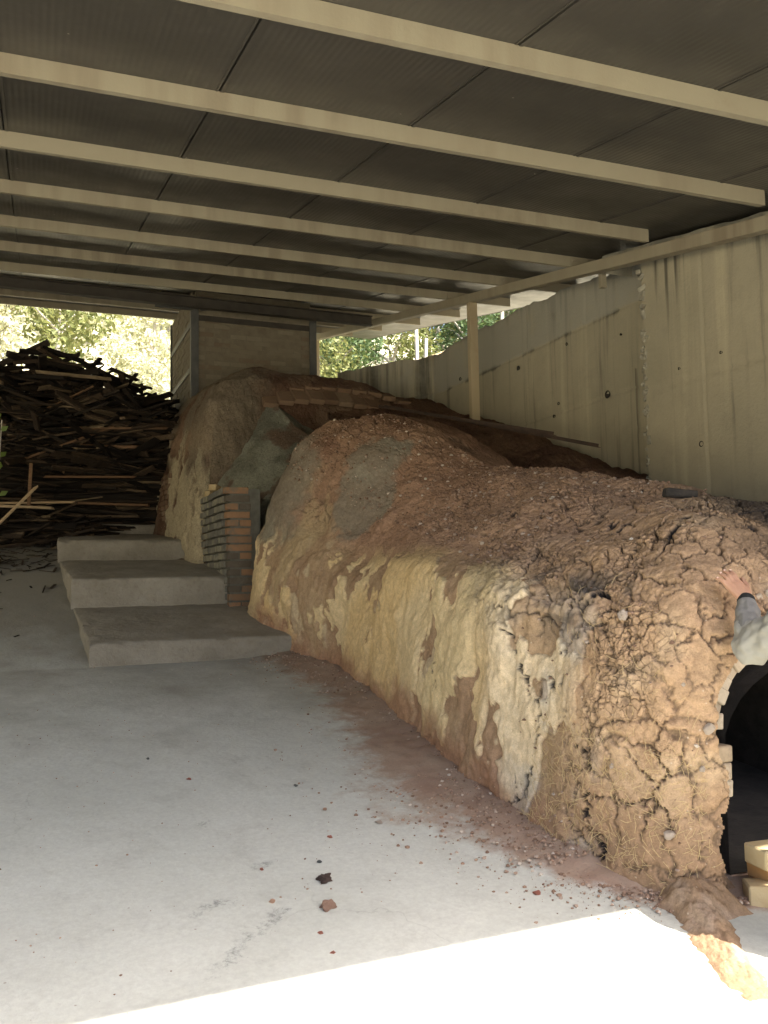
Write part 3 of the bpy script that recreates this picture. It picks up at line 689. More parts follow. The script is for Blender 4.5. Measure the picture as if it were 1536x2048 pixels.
    # ---- colour zones (what the stuff is, plus painted shade in the cracks)
    shp = X.shape+(3,)
    n3 = fbm(X*1.6, Y*1.6, Z*1.6, 4, 71)
    c = np.empty(shp, np.float32); c[:] = (.41, .27, .158)                 # ochre clay, front
    c = mixm(c, (.46, .325, .20), sst(-.1, .6, fbm(X*3, Y*3, Z*3, 4, 72)))
    c = mixm(c, (.39, .25, .165), topm*sst(3.2, 4.4, Y)*.8); c = mixm(c, (.33, .205, .135), topm*sst(4.4, 6.2, Y)*.9)             # redder earth on top
    c = mixm(c, (.26, .155, .10), topm*sst(5.0, 6.2, Y)*sst(-.5, .5, n3)*.6)
    c = mixm(c, (.29, .19, .115), sidew*.9); c = mixm(c, (.36, .25, .15), sidew*sst(-.2, .4, fbm(X*4, Y*4, Z*3, 4, 76)))                                # wall clay under the slip
    c = mixm(c, (.52, .42, .27), sst(-.05, .05, fbm(X*5, Y*5, Z*3, 4, 77)-.55)*sidew*.7)
    slipc = np.empty(shp, np.float32); slipc[:] = (.58, .42, .215)
    slipc = mixm(slipc, (.60, .465, .27), sst(.1, .6, fbm(X*1.4, Y*1.4, Z*.8, 3, 81)))
    slipc = mixm(slipc, (.57, .45, .25), sst(0, .6, fbm(X*2, Y*2, Z*1, 3, 82))*.7)
    slipc = mixm(slipc, (.64, .52, .36), sst(4.1, 3.7, Y)*.7)
    c = c+(slipc-c)*sl_[..., None]
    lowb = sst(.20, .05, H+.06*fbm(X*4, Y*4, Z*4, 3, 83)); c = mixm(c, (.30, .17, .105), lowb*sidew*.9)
    gr = sst(3.9, 3.3, Y)*sst(2.9, 3.1, Y)*sst(.0, .5, fbm(X*4, Y*4, Z*4, 3, 84))*.55*sst(.75, .5, H); c = mixm(c, (.40, .385, .345), gr*.9)
    # cement smear over the mound's left flank
    nz = .28*fbm(X*1.9, Y*1.9, Z*1.9, 5, 91, .6); cem = cem0
    ylw = .8*sst(.80, .66, Hn+nz*.8)*sst(6.9, 7.5, Y)*(X < 2.8)*sst(-.1, .25, fbm(X*3, Y*3, Z*2, 4, 99))
    rm = moundm*sst(-.4, .3, fbm(X*1.7, Y*1.7, Z*1.7, 3, 94)); c = mixm(c, (.28, .175, .112), moundm*.8); c = mixm(c, (.20, .108, .07), rm*.6)
    c = mixm(c, (.43, .33, .19), ylw*.8)
    c = mixm(c, (.19, .175, .135), cem*.85); c = mixm(c, (.25, .23, .175), cem*sst(.2, .8, fbm(X*2.5, Y*2.5, Z*2.5, 3, 95))*.7)
    # straw-rich brown lower front
    lf = sst(3.1, 2.85, Y)*sst(.34, .12, H+.08*n3); c = mixm(c, (.27, .17, .10), lf*.85)
    rt = sst(2.55, 2.75, X)*sst(2.85, 2.7, Y)*sst(.2, .45, H)*sst(.75, .5, H); c = mixm(c, (.28, .155, .08), rt*.6)
    # soot: the top above the fire mouth, and in the wide cracks where smoke came out; shade of crack depth painted last
    so_ = sst(.45, 1.15, (X-2.55)*.9+(3.35-Y)*.55*sst(.55, .75, H)+.35*n3-np.clip(Y-3.5, 0, 3)*.55)*sst(.5, .68, H)
    c = mixm(c, (.045, .038, .032), so_*.92)
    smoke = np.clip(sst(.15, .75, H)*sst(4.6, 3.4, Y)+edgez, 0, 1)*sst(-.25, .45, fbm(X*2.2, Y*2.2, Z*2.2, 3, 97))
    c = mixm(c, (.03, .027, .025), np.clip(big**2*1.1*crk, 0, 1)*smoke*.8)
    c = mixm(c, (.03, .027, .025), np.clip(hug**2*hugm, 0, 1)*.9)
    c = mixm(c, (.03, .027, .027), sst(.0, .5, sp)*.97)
    c = mixm(c, (.07, .065, .06), edgez*sst(.25, .6, fbm(X*7, Y*7, Z*7, 4, 98)+.2)*.85)
    c = mixm(c, (.055, .042, .032), big**2*crk*.85); c = mixm(c, (.09, .065, .045), med**2*crk_s*np.clip(frontm+neart, 0, 1)*.7)  # dark of deep cracks painted into the clay colour, beyond the soot
    # ---- fire mouth: leave its opening out
    c = np.concatenate([c, np.clip(crk_s*1.0+.15*topm-.5*cem0, 0.03, 1)[..., None]], -1)
    F = grid_faces(*X.shape, wrap=True); Xf, Yf, Zf = [A.ravel()[F].mean(1) for A in (X, Y, Z)]
    nn = .03*fbm(Xf*7, Yf*7, Zf*7, 3, 140); arch = .90+.48*np.sqrt(np.clip(1-((Xf-3.22)/.74)**2, 0, 9))+nn; keep = ~((np.abs(Xf-3.22) < .74+nn-.02*(Zf > .6)) & (Yf < 3.15) & (Zf < arch))
    F = F[keep]
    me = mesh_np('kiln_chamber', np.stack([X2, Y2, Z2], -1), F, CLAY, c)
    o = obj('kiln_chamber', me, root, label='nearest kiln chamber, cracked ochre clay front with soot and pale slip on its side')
    SHELLS['near'] = (X2, Y2, Z2, N, H, sidew, P)
    return o

def far_shell(root):
    step = lambda x, y: np.where((x < 2.3) | (y < 10.9), .014, .05)
    pr = [(10, [(0, 0), (.06, .35), (.10, .6), (.16, .78), (.28, .90), (.5, .96), (1, 1)]), (14, [(0, 0), (.08, .35), (.14, .55), (.22, .72), (.4, .88), (.6, .96), (1, 1)])]
    X, Y, Z, H, P = loft(FAR, ([11.3, 12.4, 13.6], [4.38, 4.58, 4.65]), ([11.3, 13.6], [3.1, 3.1]), (11.3, 13.6), pr, step, 170)
    N = normals(X, Y, Z)
    d = .06*fbm(X*1.4, Y*1.4, Z*1.4, 3, 101)+.02*fbm(X*5, Y*5, Z*5, 4, 102)+.012*fbm(X*15, Y*15, Z*15, 3, 103, .65)
    pit = sst(.35, .7, fbm(X*16, Y*16, Z*5, 3, 104)); side = (N[..., 0] < -.35)*sst(.75, .6, H)
    d = d-.03*pit*side
    nz = fbm(X*2.2, Y*2.2, Z*1.1, 4, 105, .6)
    c = np.empty(X.shape+(3,), np.float32); c[:] = (.11, .063, .04)
    c = mixm(c, (.155, .10, .065), sst(-.2, .5, fbm(X*3, Y*3, Z*3, 4, 106)))
    slip = side*sst(.0, .12, .35-np.abs(H-.30)*1.6+nz*.5)
    slip = slip*(1-sst(.08, -.08, np.abs(Y-12.1)-.33+.15*nz)*sst(.55, .4, H))
    d = d+.02*slip
    c = mixm(c, (.40, .335, .22), slip)
    tanw = side*sst(.45, .6, H); c = mixm(c, (.30, .20, .125), tanw*(1-slip)*.8)
    ucem = sst(-.15, .1, nz)*sst(.5, .7, H)*sst(3.0, 2.3, X); ucem = np.maximum(ucem, sst(11.1, 10.7, Y+.3*nz)*sst(3.0, 2.5, X+.3*nz)*sst(.3, .5, H)); c = mixm(c, (.20, .175, .125), ucem*.6)
    c = mixm(c, (.10, .06, .045), pit*side*.5)
    F = grid_faces(*X.shape, wrap=True)
    me = mesh_np('kiln_chamber', np.stack([X+N[..., 0]*d, Y+N[..., 1]*d, Z+N[..., 2]*d], -1), F, CLAY, c)
    obj('kiln_chamber', me, root, label='upper kiln chamber at the back under red soil, pale pitted plaster side')
    SHELLS['far'] = (X, Y, Z, N, H, side, P)
def fillet_shell(root):
    step = lambda x, y: np.where((x < 2.8), .014, .05)
    pr = [(8, [(0, 0), (.10, .30), (.16, .52), (.28, .62), (.5, .76), (.75, .89), (1, 1)]), (12, [(0, 0), (.10, .3), (.16, .50), (.30, .60), (.5, .72), (.75, .86), (1, 1)])]
    X, Y, Z, H, P = loft(FILLET, ([9.4, 10.1, 10.9], [3.05, 3.45, 4.15]), ([9.4, 10.9], [3.3, 2.65]), (9.4, 10.9), pr, step, 150)
    N = normals(X, Y, Z); d = .04*fbm(X*1.6, Y*1.6, Z*1.6, 3, 111)+.008*fbm(X*9, Y*9, Z*9, 4, 112)
    # a drawn-up ridge of cement towards the upper chamber's corner
    lift = np.exp(-(((X-2.45)/.42)**2+((Y-10.35)/.6)**2))*.10*sst(.4, .7, H)
    c = np.empty(X.shape+(3,), np.float32); c[:] = (.15, .147, .112)
    c = mixm(c, (.25, .25, .195), sst(-.3, .4, fbm(X*3, Y*3, Z*1.5, 4, 113))*.9)
    c = mixm(c, (.13, .08, .055), sst(.0, .35, fbm(X*2.4, Y*2.4, Z*2.4, 5, 114, .65))*.8)
    c = mixm(c, (.17, .14, .10), sst(.45, .3, H))
    me = mesh_np('cement_fillet', np.stack([X+N[..., 0]*d, Y+N[..., 1]*d, Z+N[..., 2]*d+lift], -1), grid_faces(*X.shape, wrap=True), CLAY, c)
    obj('cement_fillet', me, root, label='grey-green cement render between the two kiln chambers')

def bank_z(X, Y):
    z = np.interp(Y, [2.3, 3.5, 4.9, 6.3, 7.2, 8, 9.2, 10.4, 11.3, 13, 14.5], [1.45, 1.75, 2.02, 2.38, 2.62, 2.88, 3.42, 3.75, 4.12, 4.5, 4.6])
    z = z+np.interp(X, [3.6, 4.4, 4.9, 5.6], [-.12, .0, .10, .04])*sst(5.5, 7, Y)
    return z+.07*fbm(X*1.7, Y*1.7, 0*X, 4, 121)+.018*fbm(X*12, Y*12, 0*X, 3, 122)
def soil_bank():
    X, Y = np.meshgrid(np.linspace(3.6, 5.7, 120), np.linspace(2.95, 14.2, 560), indexing='ij')
    Z = bank_z(X, Y); a, b, _ = worley(X*5, Y*5, Z*5, 131); Z = Z-.03*(1-sst(.02, .1, b-a))*sst(5.4, 5, X)
    n = fbm(X*2, Y*2, 0*X, 4, 133)
    c = np.empty(X.shape+(3,), np.float32); c[:] = (.16, .095, .06); c = mixm(c, (.11, .062, .042), sst(-.3, .4, n))
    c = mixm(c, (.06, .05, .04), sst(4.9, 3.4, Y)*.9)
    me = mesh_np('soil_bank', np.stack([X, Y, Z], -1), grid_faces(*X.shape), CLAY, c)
    obj('soil_bank', me, kind='structure')

def mouth(root):
    # dark lined fire tunnel
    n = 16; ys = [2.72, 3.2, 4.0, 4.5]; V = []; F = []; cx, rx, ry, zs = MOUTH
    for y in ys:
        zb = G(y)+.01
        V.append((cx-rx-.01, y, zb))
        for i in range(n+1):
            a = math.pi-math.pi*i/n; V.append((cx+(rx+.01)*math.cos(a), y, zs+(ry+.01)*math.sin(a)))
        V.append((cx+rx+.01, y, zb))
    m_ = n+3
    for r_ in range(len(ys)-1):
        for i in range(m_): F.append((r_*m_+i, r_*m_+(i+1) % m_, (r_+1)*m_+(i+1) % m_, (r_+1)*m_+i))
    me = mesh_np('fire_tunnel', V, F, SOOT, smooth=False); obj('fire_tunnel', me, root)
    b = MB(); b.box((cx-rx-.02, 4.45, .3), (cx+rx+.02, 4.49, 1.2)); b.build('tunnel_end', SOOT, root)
    bm_ = [bevel_box_mesh('fire_mouth_brick', .23, .115, .065, FIREBRICK, .005, .003, s) for s in range(4)]
    def brick(x, y, z, ry_=0, rz=0, i=0):
        o = obj('mouth_brick', bm_[i % 4]); o.location = (x, y, z); o.rotation_euler = (0, ry_, rz); parent(o, root); return o
    for side in (-1, 1):
        z = G(2.6)+.03; i = 0
        while z < .655:
            brick(cx+side*(.665+.115-.0+.018*(.66-z)/.4*-1)+R.uniform(-.005, .005), 2.80, z, R.uniform(-.01, .01), rz=R.uniform(-.04, .04), i=i); z += .069; i += 1
        for k in range(3):
            brick(cx+side*(.585+.115)+R.uniform(-.004, .004), 2.735, z+.002, 0, R.uniform(-.05, .05), i+k); z += .069
    na = 25
    for k in range(na):
        a = math.pi*(k+.5)/na; ex, ez = rx*math.cos(a), ry*math.sin(a); nx, nz_ = math.cos(a)/rx, math.sin(a)/ry; l = math.hypot(nx, nz_); nx /= l; nz_ /= l
        brick(cx+ex+nx*.117, 2.79+R.uniform(-.012, .012), zs+.10+ez+nz_*.117, -math.atan2(nz_, nx), 0, k)
def pier():
    p = empty('brick_pier', (2.07, 9.6, 1.2), label='rough brick buttress of orange and grey bricks standing beside the steps', cat='pier')
    x0, x1, y0, y1 = 1.90, 2.22, 8.85, 10.45; b = MB(); b.box((x0+.012, y0+.012, 1.1), (x1+.02, y1, 2.50)); b.build('mortar_core', MORTAR, p)
    fl = bevel_box_mesh('brick', .255, .1, .066, PIERBRICK, .004, .003, 1); fh = bevel_box_mesh('brick', .122, .1, .066, PIERBRICK, .004, .003, 2)
    sh_ = [bevel_box_mesh('brick', .1, w_, .066, PIERSIDE, .005, .004, s) for s, w_ in enumerate((.11, .22, .07, .15))]
    z = 1.17; k = 0
    while z < 2.50:
        pat = (0, 1, 0, 1, 0, 1, 0, 1, 0, 0, 0, 1, 0, 1, 0)[k % 15]; dx = R.uniform(-.008, .008); off = .10*(z-1.2)*-.35
        if pat == 0:
            o = obj('brick', fl); o.location = (x0+.135+dx+off, y0+.045, z); o.rotation_euler = (0, 0, R.uniform(-.02, .02)); parent(o, p)
        else:
            for q in (0, 1):
                o = obj('brick', fh); o.location = (x0+.068+q*.137+dx+off, y0+.045, z); o.rotation_euler = (0, 0, R.uniform(-.03, .03)); parent(o, p)
        y = y0+.115
        while y < y1-.05:
            i = R.randrange(4); w_ = (.11, .22, .07, .15)[i]
            o = obj('brick', sh_[i]); o.location = (x0+.045+R.uniform(-.012, .008)+off, y+w_/2, z+R.uniform(-.004, .004)); parent(o, p); y += w_+.014
        z += .0875; k += 1
    # rough half bricks on top
    for (x, y, z, a) in ((1.98, 10.2, 2.56, .4), (2.08, 10.05, 2.56, -.6), (2.0, 10.1, 2.63, .9)):
        o = obj('loose_brick', bevel_box_mesh('loose_brick', .15, .11, .07, YELLOWBRICK, .008, .01, 5)); o.location = (x, y, z); o.rotation_euler = (0, .1, a); parent(o, p)

def kiln():
    k = empty('dragon_kiln', (3.6, 6, .7), label='long cracked clay dragon kiln climbing the slope under the shed', cat='kiln')
    near_shell(k); far_shell(k); fillet_shell(k); mouth(k)
    # exposed vault bricks along the upper chamber's front rim
    bm_ = [bevel_box_mesh('vault_brick', .20, .26, .07, VAULTBRICK, .006, .006, s) for s in range(4)]
    for i in range(11):
        x = 2.78+i*.212; o = obj('vault_brick', bm_[i % 4]); z = 3.96-.018*(i-4)**2*.35
        o.location = (x, 10.50+R.uniform(-.01, .01)+i*.015, z-.02+R.uniform(-.006, .006)); o.rotation_euler = (rad(42), .02, rad(6+R.uniform(-2, 2))); parent(o, k)
    for i in range(9):
        x = 2.95+i*.23; o = obj('vault_brick', bm_[(i+1) % 4]); z = 4.12-.018*(i-4)**2*.35
        o.location = (x, 10.70+i*.015, z+R.uniform(-.006, .006)); o.rotation_euler = (rad(24), .02, rad(5)); parent(o, k)
    # bricks showing where plaster fell off the side
    sb = [bevel_box_mesh('side_brick', .06, .21, .062, VAULTBRICK, .005, .004, s) for s in range(3)]
    X, Y, Z, N, H, S, P = SHELLS['far']
    for c_ in range(9):
        z = 2.38+c_*.075
        for q in (-1, 0, 1):
            y = 12.1+q*.23+(.11 if c_ % 2 else 0); 
            if abs(y-12.1) > .33: continue
            j = np.argmin((Y-y)**2+(Z-z)**2+(X > 2.4)*9)
            o = obj('side_brick', sb[(c_+q) % 3]); o.location = (float(X.ravel()[j])+.002, y, z); o.rotation_euler = (0, .12, R.uniform(-.03, .03)); parent(o, k)
    # rubble lying on the top, straw sticking out of the front
    X, Y, Z, N, H, S, P = SHELLS['near']
    rockm = simple('rubble', (.40, .24, .15), (.30, .19, .13), 5, .95, .004, 40); 
    m, t, b_ = M_('rubble_mixed'); g = nd(t, 'ShaderNodeNewGeometry'); r = nd(t, 'ShaderNodeValToRGB'); e = r.color_ramp.elements
    e[0].color = (.16, .095, .06, 1); e[1].color = (.52, .45, .37, 1); e.new(.6).color = (.28, .18, .12, 1); e.new(.88).color = (.36, .27, .2, 1)
    t.links.new(g.outputs['Random Per Island'], r.inputs[0]); t.links.new(r.outputs[0], b_.inputs['Base Color']); b_.inputs['Roughness'].default_value = .95
    global RUBBLE; RUBBLE = m
    ico = rock_tpl()
    sel = np.where((H > .68) & (Y > 4.2) & (P[:, 0:1] < 2.8))
    def scatter(sel, n, lo, hi, name, pw=2.5, parent_=k, seed=1):
        rs = np.random.RandomState(seed); ii = rs.randint(0, len(sel[0]), n); b = MB()
        for a in ii:
            i, j = sel[0][a], sel[1][a]; s = lo+(hi-lo)*rs.random_sample()**pw
            tv, tf = ico[rs.randint(len(ico))]; an = rs.uniform(0, 6.28); ca, sa = math.cos(an), math.sin(an)
            V = tv*np.array([s, s*rs.uniform(.6, 1), s*rs.uniform(.4, .8)]); V = V @ np.array([[ca, -sa, 0], [sa, ca, 0], [0, 0, 1]])
            b.add(V+np.array([X[i, j], Y[i, j], Z[i, j]])+N[i, j]*s*.12, tf)
        return b.build(name, m, parent_, kind='stuff')
    scatter(sel, 4600, .006, .042, 'rubble', 4)
    sel = np.where((H > .08) & (Y < 4.2) & (P[:, 0:1] < 2.8) & ((X < 2.43) | (H > .75)) & (P[:, 1:2] < 3.6)); scatter(sel, 420, .005, .028, 'embedded_pebbles', 3, seed=3)
    sel = np.where((P[:, 0:1] < 2.42) & (X < 2.44) & (P[:, 1:2] < 3.4) & (H < .75) & (H > .04))
    st = simple('straw', (.55, .42, .22), (.42, .30, .15), 30, .8, 0); b = MB(); rs = np.random.RandomState(5)
    wgt = (H[sel] < .33)*1.0+.10; wgt /= wgt.sum()
    for a in rs.choice(len(sel[0]), 950, p=wgt):
        i, j = sel[0][a], sel[1][a]; o = Vector((X[i, j], Y[i, j], Z[i, j])); n = Vector(N[i, j]); L = rs.uniform(.02, .075)
        d = Vector(rs.normal(size=3)); d = (d-n*d.dot(n)*.75).normalized(); mid = o+n*.006+d*L*.5+Vector(rs.normal(size=3))*.006
        b.bar(o+n*.002, mid, .0014, .0014); b.bar(mid, mid+(d+Vector(rs.normal(size=3))*.2).normalized()*L*.5, .0013, .0013)
    b.build('straw', st, k, kind='stuff')
    return k
_R = None
def rock_tpl():
    global _R
    if _R is None:
        import bmesh; _R = []
        for s in range(6):
            bm = bmesh.new(); bmesh.ops.create_icosphere(bm, subdivisions=1, radius=.5)
            V = np.array([v.co for v in bm.verts]); F = np.array([[v.index for v in f.verts] for f in bm.faces]); bm.free()
            V = V*(1+np.random.RandomState(s).uniform(-.3, .25, (len(V), 1))); _R.append((V, np.concatenate([F, F[:, 2:3]], 1)))
        _R = [(v, f[:, :3]) for v, f in _R]
    return _R
# MB with triangles only
kiln(); soil_bank(); pier()

# gravel and crumbs at the kiln's foot
def gravel():
    Q = closed_path(NEAR, 2000); Q = Q[(Q[:, 0] < 2.6) & (Q[:, 1] < 8.4)]; rs = np.random.RandomState(8); b = MB(); ico = rock_tpl()
    for i in range(6500):
        q = Q[rs.randint(len(Q))]; d = abs(rs.normal())*np.interp(q[1], [2.6, 3, 4.5, 7, 8.4], [.08, .22, .34, .26, .22]); 
        x = q[0]-d*.93; y = q[1]-d*.36-.02
        if q[1] < 2.9 and rs.random_sample() < .4: continue
        s = .003+.020*rs.random_sample()**4
        V, F = ico[rs.randint(6)]; b.add(V*np.array([s, s*rs.uniform(.7, 1), s*.7])+np.array([x, y, G(y)+.002+.055*max(0, 1-d/.5)**1.6*(1 if y > 3 else .2)]), F)
    for i in range(1100):
        x, y = rs.uniform(-1, 2), rs.uniform(2.5, 9); s = .003+.009*rs.random_sample()**3
        V, F = ico[rs.randint(6)]; b.add(V*np.array([s, s, s*.7])+np.array([x, y, G(y)+s*.25]), F)
    b.build('gravel', RUBBLE, kind='stuff')
    # a low tongue of fallen clay running out from the kiln's front corner
gravel()
def toe():
    n, m_ = 110, 60; t, q = np.meshgrid(np.linspace(0, 1, n), np.linspace(-1, 1, m_), indexing='ij')
    cx_ = 2.42-.38*t; cy_ = 2.74-.76*t+.05*np.sin(t*4); wd = (.19-.14*t)*(1+.45*fbm(t*7, np.sign(q)*2, q*0, 4, 161, .65)); nx, ny = .86, -.5
    X = cx_+nx*q*wd; Y = cy_+ny*q*wd; h = (.17*(1-t)**2.2+.028*(1-t)**.6)*(1-q*q)**1.3
    Z = G(Y)-.012+h+(.026*fbm(X*11, Y*11, 0*X, 4, 162, .65)+.010*fbm(X*45, Y*45, 0*X, 3, 163))*(1-.5*t)*(1-q**4)*(1-t**6)+.004
    c = np.empty(X.shape+(4,), np.float32); c[:] = (.25, .165, .10, .0); k = sst(-.2, .4, fbm(X*9, Y*9, 0*X, 3, 164)); c[..., :3] = mixm(c[..., :3], (.31, .225, .155), k)
    obj('clay_toe', mesh_np('clay_toe', np.stack([X, Y, Z], -1), grid_faces(n, m_), CLAY, c), bpy.data.objects['dragon_kiln'])
toe()

# clods lying on the floor
CLODS = {'dark': simple('dark_clod', (.05, .035, .028), (.13, .085, .065), 25, .95, .008, 40), 'brown': simple('brown_clod', (.24, .14, .10), (.40, .26, .18), 25, .95, .008, 40),
         'red': simple('red_crumb', (.38, .14, .09), (.28, .11, .08), 25, .95, .006, 40), 'tan': simple('tan_crumb', (.42, .24, .16), (.48, .33, .22), 25, .95, .006, 40), 'grey': simple('grey_crumb', (.07, .08, .08), (.14, .14, .13), 25, .95, .006, 40),
         'pale': simple('pale_flake', (.55, .46, .38), (.45, .36, .28), 25, .95, .006, 40)}
def clod(x, y, s, kind, label, group=None, flat=.7, n=1, name=None):
    root_name = name or ('clay_clod' if s > .045 else 'clay_crumb')
    if n == 1:
        me = rock_mesh(root_name, int(x*917+y*331) % 97, CLODS[kind], 3, .45); o = obj(root_name, me); o.location = (x, y, float(G(y))+s*flat*.33); o.scale = (s, s*.85, s*flat); o.rotation_euler = (0, 0, x*20)
        tag(o, label=label, cat='clod', group=group)
    else:
        e = empty(root_name, (x, y, float(G(y))), label=label, cat='clod', group=group)
        for i in range(n):
            me = rock_mesh('lump', i+int(x*77) % 50, CLODS[kind], 3, .5); o = obj('lump', me); q = s*(1 if i == 0 else R.uniform(.35, .6)); a = i*2.1
            o.location = (x+(0 if i == 0 else s*.55*math.cos(a)), y+(0 if i == 0 else s*.45*math.sin(a)), float(G(y))+q*flat*.35); o.scale = (q, q*.85, q*flat); parent(o, e)
PLACE_CLODS = [
 (1.069, 3.235, .046, 'dark', 'dark crumbly clod alone in the middle of the pale floor', .75, 3),
 (1.005, 3.025, .042, 'brown', 'brown broken clod just in front of the dark clod on the floor', .75, 4),
 (2.03, 3.50, .045, 'dark', 'charcoal-black stone in the dust at the foot of the kiln', .7, 1),
 (.76, 4.55, .022, 'red', 'flat brick-red crumb on the floor left of the grey speck', .4, 1),
 (1.26, 4.28, .018, 'grey', 'small grey stone on bare floor right of the red crumb', .6, 1),
 (1.30, 3.93, .020, 'tan', 'tan crumb farther up the pale floor toward the dust band', .5, 1),
 (1.49, 3.70, .036, 'pale', 'pale thin flake of clay at the edge of the dust band', .25, 1),
 (1.22, 3.62, .018, 'red', 'dark red crumb between the grey stone and the large dark clod', .6, 1),
 (.83, 3.14, .022, 'tan', 'pinkish crumb lying left of the brown broken clod', .6, 1),
 (.86, 3.41, .016, 'red', 'small maroon crumb beside the black scuff mark', .6, 1),
 (1.80, 2.86, .026, 'red', 'orange-red crumb near the sunlit edge of the floor', .7, 1),
 (.93, 2.87, .020, 'red', 'reddish crumb nearest the brown broken clod, toward the sun', .5, 1),
 (.93, 2.74, .018, 'red', 'maroon crumb closest to the sunlit floor', .5, 1),
 (1.10, 3.40, .020, 'grey', 'grey crumb right behind the large dark clod', .5, 1),
 (1.88, 3.46, .030, 'tan', 'tan clod left of the charcoal-black stone in the dust', .5, 2),
 (1.90, 3.73, .022, 'grey', 'grey chip at the dust edge behind the tan clod', .5, 1),
 (.60, 4.95, .016, 'grey', 'dark chip on the floor farthest from the sunlight', .6, 1),
]
for (x, y, s, kd, lb, fl, n) in PLACE_CLODS: clod(x, y, s, kd, lb, None, fl, n)

def splinters():
    rs = np.random.RandomState(77); b = MB()
    for i in range(170):
        x = rs.uniform(-.7, .8); y = rs.uniform(10.2, 11.7) if rs.random_sample() < .85 else rs.uniform(8.2, 10.2)
        if x > .2 and y < 11.9: continue
        a = rs.uniform(0, 3.14); L = rs.uniform(.03, .28); z = float(G(y))+.012; b.bar((x, y, z), (x+L*math.cos(a), y+L*math.sin(a), float(G(y+L*math.sin(a)))+.014), rs.uniform(.006, .03), .006)
    b.build('wood_splinters', WOOD, kind='stuff')
splinters()
# things lying on the kiln
def on_kiln(xy):
    X, Y, Z = SHELLS['near'][:3]; j = np.argmin((X-xy[0])**2+(Y-xy[1])**2); return float(Z.ravel()[j])
def kiln_things():
    rust = simple('rusty_angle_iron', (.03, .02, .015), (.06, .036, .024), 12, .8, .002, 80)
    for (a, b_, lb) in (((4.28, 10.2, 3.80), (4.35, 5.75, 2.60), 'long dark rusty bar lying on the soil, nearer the wall'), ((3.95, 9.6, 3.66), (4.18, 6.15, 2.76), 'dark rusty bar on the kiln mound, nearer the camera side')):
        b = MB(); a = Vector(a); b_ = Vector(b_); b.bar(a, b_, .005, .032, (0, 0, 1)); b.bar(a+Vector((.014, 0, -.014)), b_+Vector((.014, 0, -.014)), .032, .005, (0, 0, 1))
        tag(b.build('iron_bar', rust), lb, 'bar', 'iron bars lying on the kiln')
    ch = simple('charred_brick', (.02, .018, .016), (.05, .042, .035), 20, .9, .004, 40)
    o = obj('charred_brick', bevel_box_mesh('charred_brick', .19, .06, .045, ch, .008, .006, 3)); o.location = (3.36, 3.72, on_kiln((3.36, 3.72))+.03); o.rotation_euler = (.05, .08, rad(-12))
    tag(o, 'black charred brick lying on top of the kiln near the concrete wall', 'brick')
    o = obj('kiln_stone', rock_mesh('kiln_stone', 5, CLODS['pale'], 3, .3)); o.location = (2.34, 2.97, 1.36); o.scale = (.05, .04, .04); parent(o, bpy.data.objects['dragon_kiln'])
    for (x, y, z, s) in ((2.44, 2.60, .93, .05), (2.28, 2.66, .53, .05), (2.40, 2.60, .78, .03), (2.36, 2.64, 1.1, .02), (2.2, 2.9, .75, .025)):
        o = obj('embedded_stone', rock_mesh('embedded_stone', int(z*50), CLODS['pale'], 2, .3)); o.location = (x, y, z); o.scale = (s, s*.6, s*.8); parent(o, bpy.data.objects['dragon_kiln'])
    # firebricks in front of the mouth
    g = float(G(2.45))
    for (x, y, z, rz, mt, lb) in ((2.66, 2.50, g+.035, -.55, YELLOWBRICK, 'yellow firebrick lying on the ground at the fire mouth'), (2.76, 2.58, g+.10, .0, ORANGEBRICK, 'orange firebrick in the middle of the small stack at the fire mouth'), (2.70, 2.52, g+.175, -.12, YELLOWBRICK, 'pale yellow firebrick topmost at the fire mouth')):
        o = obj('firebrick', bevel_box_mesh('firebrick', .25, .12, .075, mt, .006, .003, int(x*100))); o.location = (x, y, z); o.rotation_euler = (0, 0, rz)
        tag(o, lb, 'brick', 'firebricks stacked at the fire mouth')
kiln_things()

